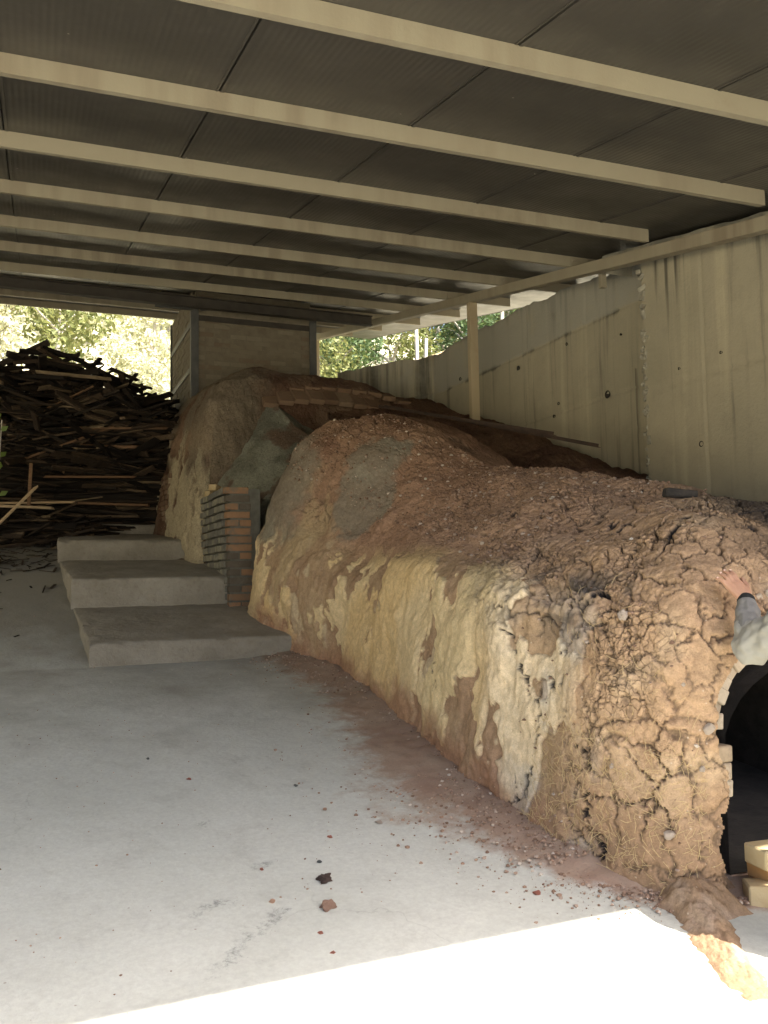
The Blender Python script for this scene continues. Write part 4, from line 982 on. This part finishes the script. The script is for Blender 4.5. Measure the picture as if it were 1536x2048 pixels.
# =================================================================== CHIMNEY TOWER
def chimney():
    x0, x1, y0, y1, zb, zt = 2.13, 3.92, 12.2, 14.5, 3.2, 5.74
    c = empty('brick_chimney', (3.0, 13.3, zb), label='square limewashed brick chimney framed with steel at the back of the shed', cat='chimney')
    b = MB(); b.box((x0+.012, y0+.0, zb), (x1-.03, y1, roofz(y0)-.02)); b.build('mortar_core', simple('lime_mortar', (.12, .10, .07), (.16, .135, .095), 9, .95, .006, 40), c)
    br = [bevel_box_mesh('brick', .235, .10, .0635, WHITEBRICK, .004, .002, s) for s in range(4)]
    z = 4.02; k = 0
    while z < zt-.02:
        x = x0+.03+(.12 if k % 2 else .0)
        if k % 2: 
            o = obj('brick', br[0]); o.scale = (.46, 1, 1); o.location = (x0+.03+.056, y0+.045, z); parent(o, c)
        while x < x1-.1:
            if x+.2435 > x1-.01:
                o = obj('brick', br[1]); wv = max(.05, x1-.02-x); o.scale = (wv/.2435, 1, 1); o.location = (x+wv/2, y0+.045, z); parent(o, c); break
            if not (4.9 < z < 5.3 and abs(x-3.0) < .15 and R.random() < .25):
                o = obj('brick', br[k % 4]); o.location = (x+.12, y0+.045+(R.uniform(0, .008) if R.random() < .8 else .03), z); parent(o, c)
            x += .2445
        z += .0695; k += 1
    b = MB(); z = 3.9; k = 0
    while z < 5.9:
        y = y0+.1+(.12 if k % 2 else 0)
        while y < y1-.1: 
            xx = x0+R.uniform(0, .008); b.box((xx, y, z), (xx+.1, y+.235, z+.0635)); y += .2445
        z += .0695; k += 1
    b.build('side_brickwork', WHITEBRICK, c, kind='stuff')
    for (x, y) in ((x0-.02, y0-.03), (x1, y0-.03)):
        b = MB(); b.box((x-.045, y, 3.3), (x+.065, y+.006, 5.62)); b.box((x-.045, y+.0062, 3.3), (x-.039, y+.10, 5.62)); b.build('corner_post', GREYSTEEL, c)
    b = MB(); b.box((x0-.02, y1-.03, 3.3), (x0+.06, y1+.03, 5.9)); b.build('corner_post', GREYSTEEL, c)
    for z, dz in ((5.37, .085), (4.0, .08)):
        b = MB(); b.box((x0+.046, y0-.012, z-dz/2), (x1-.046, y0-.004, z+dz/2)); b.build('steel_band', DKSTEEL, c)
        b = MB(); b.box((x0-.012, y0+.08, z-dz/2+.0), (x0-.004, y1-.04, z+dz/2)); b.build('steel_band', GREYSTEEL, c)
    b = MB(); b.box((x0-.012, y0+.08, 4.64), (x0-.004, y1-.04, 4.72)); b.build('steel_band', GREYSTEEL, c)
    for (a, b2) in (((1.55, 12.15, 5.5), (2.08, 12.15, 5.5)), ((2.2, 12.12, 5.5), (2.45, 11.95, 5.5))):
        b = MB(); b.bar(a, b2, .05, .08); b.build('bracket', GREYSTEEL, c)
chimney()

# =================================================================== WOODPILE
def pile():
    rs = np.random.RandomState(21)
    pm = []
    for s, (L, w_, th) in enumerate(((1.2, .09, .022), (.8, .07, .02), (1.6, .11, .025), (.55, .06, .03), (1.0, .05, .035), (2.0, .08, .02))):
        pm.append((bevel_box_mesh('wood_plank', L, w_, th, WOOD, .002, .006, s), L, w_, th))
    top_b = lambda x: np.interp(x, [-4, -2.2, -.5, .16, .7, 1.2, 1.6, 2.05], [4.3, 4.75, 4.82, 4.95, 4.86, 4.72, 4.50, 4.22])
    top_f = lambda x: np.interp(x, [-3.5, -.4, .0, .5, 1.0, 1.35, 2.0], [3.2, 3.5, 3.8, 4.15, 4.36, 4.15, 3.75])
    items = []   # centre, dir, L, w, th
    def stick(x, y, z, L, ang, tilt, w_=.07, th=.022, roll_=0):
        d = Vector((math.cos(ang)*math.cos(tilt), math.sin(ang)*math.cos(tilt), math.sin(tilt)))
        items.append((Vector((x, y, z)), d, L, w_, th, roll_))
    n = 0
    while n < 2000:
        x = rs.uniform(-3.8, 2.15); z = rs.uniform(2.15, 5.05); y = rs.uniform(13.15, 14.5)
        if z > top_b(x)+.04*rs.normal(): continue
        cr_ = z > top_b(x)-.25
        stick(x, y, z, rs.uniform(.3, 1.1), rs.uniform(0, math.pi) if rs.random_sample() < .6 else rs.normal()*.4, rs.normal()*(.3 if not cr_ else .14)-(.25 if x > .6 and cr_ else 0), rs.uniform(.03, .11), rs.uniform(.012, .06), rs.normal()*.9); n += 1
    n = 0
    while n < 1900:
        x = rs.uniform(-3.6, 1.95); z = rs.uniform(2.1, 4.4); y = rs.uniform(12.45, 13.2)
        if z > top_f(x): continue
        sl = (top_f(x+.1)-top_f(x-.1))/.2; cr_ = z > top_f(x)-.16
        tilt = math.atan(sl)*.9+rs.normal()*.1 if cr_ else rs.normal()*(.07 if z < 3.0 else .2)
        L = rs.uniform(.5, 1.1) if cr_ else rs.uniform(.6, 1.9)
        x = min(x, 1.9-L*.45) if z < 3.6 else x
        stick(x, y, z, L, rs.normal()*(.5 if cr_ else (.16 if z < 3.0 else .55)), tilt, rs.uniform(.04, .12), rs.uniform(.012, .035), rs.normal()*.4); n += 1
    n = 0
    while n < 420:
        x = rs.uniform(-3.0, .75); y = rs.uniform(11.55, 12.6); h = np.interp(x, [-3, -.5, .1, .5, .8], [.9, .75, .35, .15, .04])*np.interp(y, [11.5, 12.4], [.25, 1.0])
        z = float(G(y))+.03+rs.uniform(0, 1)*h
        stick(x, y, z, rs.uniform(.25, 1.1), rs.normal()*.6, rs.normal()*.16, rs.uniform(.03, .09), rs.uniform(.012, .03), rs.normal()*.4); n += 1
    # which show: front-most, inside the frame
    inframe = [i for i, it in enumerate(items) if -.62 < it[0].x < 2.2]
    score = lambda i: items[i][0].y-(.45 if items[i][0].z > top_f(items[i][0].x)-.2 and items[i][0].y < 13.2 else 0)-(.9 if items[i][0].z > top_b(items[i][0].x)-.12 and items[i][0].y > 13.1 else 0)-items[i][2]*.15
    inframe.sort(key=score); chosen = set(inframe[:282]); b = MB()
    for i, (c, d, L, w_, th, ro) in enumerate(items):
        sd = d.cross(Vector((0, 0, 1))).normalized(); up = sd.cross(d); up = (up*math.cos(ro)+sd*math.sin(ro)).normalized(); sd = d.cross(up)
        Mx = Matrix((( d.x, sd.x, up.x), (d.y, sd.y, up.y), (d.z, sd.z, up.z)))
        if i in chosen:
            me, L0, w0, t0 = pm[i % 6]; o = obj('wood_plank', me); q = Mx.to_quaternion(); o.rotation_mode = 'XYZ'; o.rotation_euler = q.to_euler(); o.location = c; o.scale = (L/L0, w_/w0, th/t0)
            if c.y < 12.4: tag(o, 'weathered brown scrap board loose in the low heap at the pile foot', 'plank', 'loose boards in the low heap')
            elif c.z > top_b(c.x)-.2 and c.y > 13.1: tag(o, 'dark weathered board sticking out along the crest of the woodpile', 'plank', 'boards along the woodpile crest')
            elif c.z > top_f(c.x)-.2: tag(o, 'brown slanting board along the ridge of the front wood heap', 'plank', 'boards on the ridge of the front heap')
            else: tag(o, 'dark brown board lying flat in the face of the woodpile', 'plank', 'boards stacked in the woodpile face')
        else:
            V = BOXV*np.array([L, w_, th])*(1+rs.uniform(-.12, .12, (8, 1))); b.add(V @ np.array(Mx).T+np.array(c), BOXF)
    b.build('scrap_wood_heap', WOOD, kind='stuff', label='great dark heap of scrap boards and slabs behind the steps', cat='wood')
    def one(a, b2, w_, th, mt, lb, name='wood_plank', grp=None):
        q = MB(); q.bar(a, b2, w_, th, jit=.06); o = q.build(name, mt, bevel=.002); tag(o, lb, 'plank', grp)
    one((-.75, 11.5, 2.52), (.45, 11.55, 2.56), .10, .025, PALEWOOD, 'pale sawn plank laid level across the low heap at the left')
    one((-.80, 11.42, 2.50), (.20, 11.42, 2.47), .09, .03, PALEWOOD, 'short pale plank just below the level pale plank')
    one((-.62, 11.0, 2.0), (.0, 11.3, 2.72), .07, .02, PALEWOOD, 'pale plank leaning diagonally against the low heap')
    one((-.08, 11.45, 2.5), (-.06, 11.6, 3.05), .04, .02, BROWNWOOD, 'thin upright stick standing at the left of the heap')
    one((-.3, 12.35, 3.15), (1.0, 12.42, 3.72), .05, .03, BROWNWOOD, 'long straight pole slanting up across the dark pile')
    one((.35, 12.35, 3.66), (1.75, 12.4, 3.74), .03, .03, BROWNWOOD, 'thin level rail high on the pile face')
    one((.55, 12.33, 3.42), (1.35, 12.35, 3.44), .03, .04, BROWNWOOD, 'short level rail under the thin rail')
    one((.1, 12.3, 2.97), (1.3, 12.3, 3.0), .04, .03, BROWNWOOD, 'reddish level board halfway down the pile face')
    one((.1, 12.28, 2.62), (1.5, 12.28, 2.60), .05, .03, BROWNWOOD, 'lowest level rail in the dark gap of the pile')
    one((.75, 12.9, 4.22), (1.5, 12.85, 3.86), .10, .02, BROWNWOOD, 'wide brown bark slab sloping down the right of the front heap')
    one((.1, 12.6, 3.95), (.75, 12.55, 4.32), .10, .02, BROWNWOOD, 'wide brown bark slab rising along the left ridge')
    one((.35, 12.5, 3.05), (.42, 12.5, 3.5), .05, .03, BROWNWOOD, 'forked grey branch stub in the middle of the pile')
    # dark slatted boards leaning at the picture's left edge
    dk = simple('dark_board', (.05, .055, .045), (.08, .08, .065), 10, .85, .002, 40)
    e = empty('board_stack', (-.45, 10.6, 1.75), label='stack of dark green-grey boards standing on edge at the far left', cat='boards')
    for i in range(4):
        q = MB(); x = -.42-i*.045; q.bar((x-.06, 10.75, 2.15), (x+.02, 10.55, 1.72), .03, .2, (0, 1, 0)); q.build('board', dk, e)
    # small green sprig
    e = empty('green_sprig', (-.45, 11.3, 2.3), label='small green leafy sprig poking up at the left edge of the woodpile', cat='plant')
    lm = leaf_mat('bright_leaf', (.10, .17, .03), (.16, .22, .04))
    q = MB(); q.bar((-.45, 11.3, 2.3), (-.40, 11.3, 3.55), .012, .012); q.build('stem', BARK, e)
    for i in range(7):
        z = 2.6+i*.16; a = i*2.4; L = .13; c = Vector((-.42, 11.3, z)); d = Vector((math.cos(a)*.7, math.sin(a)*.3, .5)).normalized(); s = d.cross(Vector((0, 1, 0.2))).normalized()*.035
        me = mesh_np('leaf', [c, c+d*L*.5+s, c+d*L+Vector((0, 0, -.01)), c+d*L*.5-s], [[0, 1, 2, 3]], lm); obj('leaf', me, e)
pile()

# =================================================================== TREES beyond the shed
def crown_mesh(name, mat, seed, n=2600, r=1.0, h=1.0, leaf=.11, lumps=14):
    rs = np.random.RandomState(seed); L = rs.normal(size=(lumps, 3)); L /= np.linalg.norm(L, axis=1)[:, None]; L *= rs.uniform(.35, .8, (lumps, 1)); Rr = rs.uniform(.25, .5, lumps)
    k = rs.randint(lumps, size=n); d = rs.normal(size=(n, 3)); d /= np.linalg.norm(d, axis=1)[:, None]; P = L[k]+d*Rr[k][:, None]*rs.uniform(.55, 1.05, (n, 1)); P *= np.array([r, r, h])
    a = rs.normal(size=(n, 3)); a /= np.linalg.norm(a, axis=1)[:, None]; b = np.cross(a, rs.normal(size=(n, 3))); b /= np.linalg.norm(b, axis=1)[:, None]; s = leaf*rs.uniform(.5, 1.3, (n, 1))
    V = np.stack([P-a*s, P-b*s*.45, P+a*s, P+b*s*.45], 1).reshape(-1, 3); F = np.arange(n*4).reshape(n, 4)
    return mesh_np(name, V, F, mat, smooth=False)
def trees():
    pale = leaf_mat('pale_dry_leaves', (.44, .45, .28), (.62, .60, .42), .45)
    grn = leaf_mat('green_leaves', (.045, .085, .028), (.10, .15, .05), .35); ygr = leaf_mat('yellow_green_leaves', (.14, .17, .05), (.22, .22, .07), .4); pine = leaf_mat('pine_needles', (.035, .075, .05), (.06, .11, .07), .25)
    cm = {'pale': [crown_mesh('crown', pale, s, 3000, 1, 1, .055) for s in (1, 2, 3)], 'grn': [crown_mesh('crown', grn, s, 3600, 1, 1.2, .05) for s in (4, 5)], 'ygr': [crown_mesh('crown', ygr, s, 3000, 1, 1.2, .05) for s in (6, 7)], 'pine': [crown_mesh('crown', pine, 8, 4200, 1, 1.3, .07)]}
    def tree(x, y, r, h, kind, i, label, cat, group, lean=0, name='tree'):
        z = float(terrain_z(np.array([x]), np.array([y]))[0]); e = empty(name, (x, y, z), label=label, cat=cat, group=group)
        # trunk with limbs
        V = []; F = []; n = 0; q = MB(); th = r*.045+.03
        top = Vector((x+lean, y, z+h*.8)); a = Vector((x, y, z-.2)); pts = [a.lerp(top, t)+Vector((R.uniform(-.04, .04)*h*.3, 0, 0))*(t > 0) for t in (0, .3, .6, 1)]
        def tube(p, rad_):
            base = []
            for c_, rr in zip(p, rad_):
                for k in range(7): base.append((c_.x+rr*math.cos(k*.898), c_.y+rr*math.sin(k*.898), c_.z))
            f = [[i_*7+k, i_*7+(k+1) % 7, (i_+1)*7+(k+1) % 7, (i_+1)*7+k] for i_ in range(len(p)-1) for k in range(7)]
            q.add(base, f)
        tube(pts, [th, th*.8, th*.55, th*.2])
        for l in range(5):
            s = pts[1].lerp(pts[3], R.uniform(0, .8)); an = R.uniform(0, 6.28); t_ = s+Vector((math.cos(an)*r*.7, math.sin(an)*r*.7, r*.5)); tube([s, s.lerp(t_, .5)+Vector((0, 0, .1)), t_], [th*.45, th*.3, th*.1])
        q.build('trunk', BARK, e, smooth=True)
        o = obj('crown', cm[kind][i % len(cm[kind])]); o.location = (x+lean, y, z+h-r*.6); o.scale = (r, r, r); o.rotation_euler = (0, 0, i*1.7); parent(o, e)
    # shrubs on the sunny hillside behind the woodpile
    k = 0
    for row, (y, n) in enumerate(((18.5, 7), (21, 8), (24.5, 9), (29, 10), (35, 12), (43, 12))):
        for i in range(n):
            x = -9-.4*(y-18)+(i+R.uniform(.2, .8))*(16+.8*(y-18))/n
            if row < 2 and x > 3.2: continue
            r_ = R.uniform(1.0, 1.7)*(1+.25*row*.6); tree(x, y+R.uniform(-1, 1), r_, r_*1.9, 'pale' if k % 9 else 'ygr', k, ['pale sunlit shrub low on the hillside, just behind the woodpile', 'pale sunlit shrub halfway up the bright hillside', 'pale sunlit shrub high up on the bright hillside'][row//2], 'shrub', ['shrubs low on the hillside', 'shrubs halfway up the hillside', 'shrubs high on the hillside'][row//2], 0, 'shrub'); k += 1
    # trees above the retaining wall
    for i, (x, y, r_, h, kd) in enumerate(((6.2, 21, 1.7, 4.2, 'ygr'), (8.2, 23, 2.1, 5.5, 'grn'), (9.6, 19.5, 1.5, 4.5, 'ygr'), (11.5, 22, 2.2, 6.0, 'grn'), (7.2, 27, 2.6, 6.5, 'grn'), (11, 29, 3, 7.5, 'ygr'), (15, 26, 3, 7, 'grn'), (13.5, 18.5, 1.8, 5, 'ygr'), (4.9, 25.5, 2.0, 5.5, 'ygr'), (16, 33, 4, 9, 'grn'), (9, 36, 4, 9, 'grn'), (20, 28, 3.4, 8, 'grn'), (12.2, 15.6, 1.3, 3.9, 'grn'), (5.6, 18.2, 1.2, 2.2, 'ygr'), (6.8, 18.5, 1.4, 2.6, 'grn'), (8.3, 19, 1.4, 2.4, 'ygr'), (9.8, 18.2, 1.3, 2.3, 'grn'), (7.4, 22, 1.8, 3.4, 'ygr'), (10.6, 20.5, 1.8, 3.2, 'ygr'), (12.8, 21, 2.0, 3.6, 'grn'), (5.9, 23.5, 1.9, 4.0, 'grn'), (14.5, 21.5, 2.2, 3.8, 'ygr'), (9.0, 25.5, 2.4, 4.5, 'grn'))):
        tree(x, y, r_, h, kd, i, {'ygr': 'yellow-green leafy tree beyond the retaining wall', 'grn': 'mid-green leafy tree beyond the retaining wall'}[kd], 'tree', {'ygr': 'yellow-green trees beyond the wall', 'grn': 'green trees beyond the wall'}[kd], R.uniform(-.3, .3))
    tree(12.4, 17.2, 2.0, 6.2, 'pine', 0, 'dark blue-green pine above the wall beside the steel post', 'pine', None, 0, 'pine_tree')
    # pale poles and a rail standing on the bank
    for i, (x, y, h) in enumerate(((7.6, 16.2, 2.6), (8.9, 16.0, 1.9), (9.9, 16.6, 2.6), (8.1, 17.0, 1.5), (11.2, 15.2, 2.2), (12.6, 15.2, 2.4))):
        z = float(terrain_z(np.array([x]), np.array([y]))[0]); q = MB(); q.bar((x, y, z-.3), (x+R.uniform(-.12, .12), y, z+h), .07, .07); tag(q.build('pole', BARK, bevel=.01), 'bare pale pole standing on the bank above the wall', 'pole', 'pale poles on the bank')
    z = float(terrain_z(np.array([8.]), np.array([16.]))[0]); q = MB(); q.bar((7.55, 16.1, z+.75), (9.3, 16.0, z+1.45), .16, .03); tag(q.build('slanting_board', PALEWOOD), 'slanting pale board nailed between poles above the wall', 'board')
trees()

# =================================================================== PERSON (mostly outside the frame; hand and sleeve on the kiln)
def capsule(b, a, c, r1, r2, n=12, m_=5):
    a, c = Vector(a), Vector(c); d = (c-a); L = d.length; d = d.normalized() if L > 1e-6 else Vector((0, 0, 1)); s = d.cross(Vector((.3, .9, .1))).normalized(); u = s.cross(d)
    rings = [(a-d*r1*math.cos(t), r1*math.sin(t)) for t in [math.pi/2*i/m_ for i in range(1, m_+1)]]+[(c+d*r2*math.sin(t), r2*math.cos(t)) for t in [math.pi/2*i/m_ for i in range(0, m_)]]
    V = [a-d*r1]; 
    for p, r_ in rings: V += [p+(s*math.cos(2*math.pi*k/n)+u*math.sin(2*math.pi*k/n))*r_ for k in range(n)]
    V.append(c+d*r2); F = []
    for k in range(n): F.append((0, 1+(k+1) % n, 1+k, 1+k))
    for i in range(len(rings)-1):
        for k in range(n): F.append((1+i*n+k, 1+i*n+(k+1) % n, 1+(i+1)*n+(k+1) % n, 1+(i+1)*n+k))
    e = len(V)-1; l = 1+(len(rings)-1)*n
    for k in range(n): F.append((l+k, l+(k+1) % n, e, e))
    return V, F
class Caps:
    def __init__(s): s.v = []; s.f = []
    def add(s, *a, **k):
        V, F = capsule(None, *a, **k); n = len(s.v); s.v += [tuple(x) for x in V]; s.f += [tuple(dict.fromkeys(i+n for i in f)) for f in F]
    def build(s, name, mat, p, voxel, smooth=4, **k):
        me = bpy.data.meshes.new(name); me.from_pydata(s.v, [], s.f); me.update(); me.materials.append(mat)
        for q in me.polygons: q.use_smooth = True
        o = obj(name, me, p, **k); r_ = o.modifiers.new('join', 'REMESH'); r_.mode = 'VOXEL'; r_.voxel_size = voxel; r_.use_smooth_shade = True
        sm = o.modifiers.new('smooth', 'SMOOTH'); sm.factor = .6; sm.iterations = smooth
        return o
def crease(o, size, strength):
    tx = bpy.data.textures.new('crease', 'CLOUDS'); tx.noise_scale = size; tx.noise_depth = 1
    d_ = o.modifiers.new('crease', 'DISPLACE'); d_.texture = tx; d_.strength = strength; d_.mid_level = .5; d_.texture_coords = 'GLOBAL'
def person():
    px, py = 2.61, 1.95; g = float(G(py))
    p = empty('person', (px, py, g), label='person in a grey jacket standing at the right, resting a hand on the kiln', cat='person')
    skin = simple('skin', (.44, .25, .155), (.38, .20, .125), 18, .5, .0008, 120, spec=.4); skin.node_tree.nodes['Principled BSDF'].inputs['Subsurface Weight'].default_value = .12; skin.node_tree.nodes['Principled BSDF'].inputs['Subsurface Radius'].default_value = (.02, .008, .004)
    def cloth(name, c1, c2):
        m = simple(name, c1, c2, 5, .85, .0, spec=.2); t = m.node_tree; b_ = t.nodes['Principled BSDF']; co = coords(t)
        bump(t, b_, noise_(t, co, 9, 3, .5), .010); bump(t, b_, noise_(t, co, 500, 2), .0006); return m
    jac = cloth('grey_jacket_cloth', (.27, .255, .22), (.31, .295, .25)); dark = cloth('dark_trousers', (.04, .045, .06), (.06, .06, .08)); hairm = simple('dark_hair', (.02, .015, .012), (.04, .03, .02), 60, .5, .003, 200)
    cuffm = cloth('dark_cuff_cloth', (.15, .145, .13), (.20, .19, .175)); trim = simple('black_trim', (.015, .015, .015), (.02, .02, .02))
    HAND = Vector(HAND_P); WR = Vector(WRIST_P); EL = Vector(ELBOW_P); SH = Vector(SHOULDER_P)
    b = Caps()
    # torso, neck, head (clothed parts a little thinner than the clothes)
    hip = Vector((px, py, g+.76)); chest = Vector((px+.02, py, g+1.08)); neck = Vector((px+.02, py+.01, g+1.24)); head = Vector((px+.02, py+.03, g+1.38))
    b.add(hip+Vector((-.06, 0, 0)), chest+Vector((-.06, 0, 0)), .095, .10); b.add(hip+Vector((.06, 0, 0)), chest+Vector((.06, 0, 0)), .095, .10)
    b.add(chest, neck+Vector((0, 0, .05)), .05, .045); b.add(SH, chest+Vector((-.08, 0, .06)), .05, .05)
    b.add(head, head+Vector((0, .012, .035)), .082, .085); b.add(head+Vector((-.0, .05, -.05)), head+Vector((0, .035, -.03)), .045, .055)
    b.add(head+Vector((0, .10, -.005)), head+Vector((0, .088, .025)), .014, .010); [b.add(head+Vector((s*.086, .0, -.01)), head+Vector((s*.09, -.005, .02)), .014, .016) for s in (-1, 1)]
    for s in (-1, 1):
        f = Vector((px+s*.09, py, g)); b.add(hip+Vector((s*.08, 0, -.03)), f+Vector((0, .01, .42)), .075, .052); b.add(f+Vector((0, .01, .42)), f+Vector((0, -.02, .08)), .05, .036); b.add(f+Vector((0, -.03, .035)), f+Vector((s*.02, .13, .03)), .036, .03)
    RS_ = chest+Vector((.18, -.01, .07)); RE = RS_+Vector((.06, -.02, -.25)); RW = RE+Vector((.0, .10, -.20))
    b.add(RS_, RE, .045, .036); b.add(RE, RW, .036, .024); b.add(RW, RW+Vector((0, .03, -.06)), .03, .03); [b.add(RW+Vector((q*.015, .03, -.06)), RW+Vector((q*.018, .05, -.13)), .009, .007) for q in (-1.5, -.5, .5, 1.5)]
    b.add(SH, EL, .042, .034); b.add(EL, WR, .034, .022)
    # left hand, flat on the clay
    fx = (HAND-WR).normalized(); nrm = Vector(HAND_N).normalized(); fx = (fx-nrm*fx.dot(nrm)).normalized(); side = fx.cross(nrm).normalized()   # side: towards the thumb
    if side.x < 0: side = -side
    pal = WR+fx*.045
    for q, rr in ((-1.5, .0125), (-.5, .0135), (.5, .0135), (1.5, .0125)): b.add(WR+side*q*.010+nrm*.001, WR+fx*.078+side*q*.0185+nrm*(.001), .016, rr)
    lens = {-1.5: .052, -.5: .066, .5: .071, 1.5: .062}
    for q, L in lens.items():
        k0 = WR+fx*.078+side*q*.0185+nrm*.001; dd = (fx+side*(q*.085+(-.12 if q == -1.5 else 0))).normalized(); k1 = k0+dd*L*.5+nrm*.006; k2 = k0+dd*L*.8+nrm*.003; k3 = k0+dd*L-nrm*.004
        b.add(k0, k1, .0102, .0094); b.add(k1, k2, .0092, .0082); b.add(k2, k3, .0082, .0070)
    t0 = WR+fx*.018+side*.026; t1 = WR+fx*.052+side*.052-nrm*.004; t2 = t1+(fx*.8+side*.12).normalized()*.036; b.add(t0, t1, .0155, .012); b.add(t1, t2, .0115, .0088)
    b.build('body', skin, p, .0034, 4)
    # nails
    nm = simple('nail', (.72, .50, .40), (.70, .48, .38), 10, .35, 0)
    for q, L in lens.items():
        k0 = WR+fx*.078+side*q*.0185+nrm*.001; dd = (fx+side*(q*.085+(-.12 if q == -1.5 else 0))).normalized(); c_ = k0+dd*(L-.001)+nrm*.0042
        n_ = MB(); n_.bar(c_-dd*.005, c_+dd*.004, .009, .0016, tuple(nrm)); n_.build('nail', nm, p, bevel=.0006)
    # eyes
    em = simple('eye', (.03, .02, .015), (.02, .015, .01), 10, .3, 0)
    for s in (-1, 1):
        V, F = capsule(None, head+Vector((s*.03, .083, .022)), head+Vector((s*.036, .082, .022)), .008, .008); me = bpy.data.meshes.new('eye'); me.from_pydata([tuple(v) for v in V], [], [tuple(dict.fromkeys(f)) for f in F]); me.materials.append(em); obj('eye', me, p)
    h = Caps(); h.add(head+Vector((0, -.015, .035)), head+Vector((0, -.02, .06)), .092, .088); h.add(head+Vector((0, -.045, -.02)), head+Vector((0, -.03, .03)), .07, .08); h.build('hair', hairm, p, .008, 2)
    j = Caps(); j.add(hip+Vector((-.06, 0, -.02)), chest+Vector((-.07, 0, 0)), .125, .125); j.add(hip+Vector((.06, 0, -.02)), chest+Vector((.07, 0, 0)), .125, .125)
    j.add(SH, chest+Vector((-.08, 0, .06)), .08, .09); j.add(chest+Vector((0, 0, .1)), neck, .08, .06); j.add(RS_, RE, .07, .06); j.add(RE, RW, .06, .045)
    mid = EL.lerp(WR, .35)
    j.add(SH, EL, .088, .070); j.add(EL, mid, .064, .054); 
    crease(j.build('jacket', jac, p, .0055, 5), .055, .030)
    s = Caps(); s.add(mid, EL.lerp(WR, .80), .055, .042)
    for t_ in (.5, .64, .76): c_ = EL.lerp(WR, t_); s.add(c_, c_+(WR-EL).normalized()*.012, .052-.02*(t_-.4)*1.2, .050-.02*(t_-.4)*1.2)
    crease(s.build('lower_sleeve', cuffm, p, .004, 3, label='darker grey creased lower sleeve'), .03, .014)
    d = (WR-EL).normalized(); c = Caps(); c.add(EL.lerp(WR, .80), EL.lerp(WR, .93), .039, .036); c.build('cuff', cuffm, p, .004, 2)
    c = Caps(); c.add(EL.lerp(WR, .925), EL.lerp(WR, .945), .0365, .036); c.build('cuff_trim', trim, p, .003, 1)
    tq = Caps()
    for q in (-1, 1):
        f = Vector((px+q*.09, py, g)); tq.add(hip+Vector((q*.07, 0, -.06)), f+Vector((0, .01, .42)), .095, .072); tq.add(f+Vector((0, .01, .42)), f+Vector((0, -.02, .10)), .07, .062)
    tq.build('trousers', dark, p, .008, 3)
    for q in (-1, 1):
        f = Vector((px+q*.09, py, g)); c = Caps(); c.add(f+Vector((0, -.04, .045)), f+Vector((q*.02, .14, .038)), .046, .040); c.build('shoe', simple('shoe', (.05, .05, .05), (.3, .3, .3), 9, .6, 0), p, .006, 3)
HAND_P, WRIST_P, ELBOW_P, SHOULDER_P, HAND_N = (2.60, 2.66, 1.60), (2.645, 2.58, 1.43), (2.545, 2.47, 1.25), (2.60, 2.12, 1.46), (-.25, -.75, .6)
person()
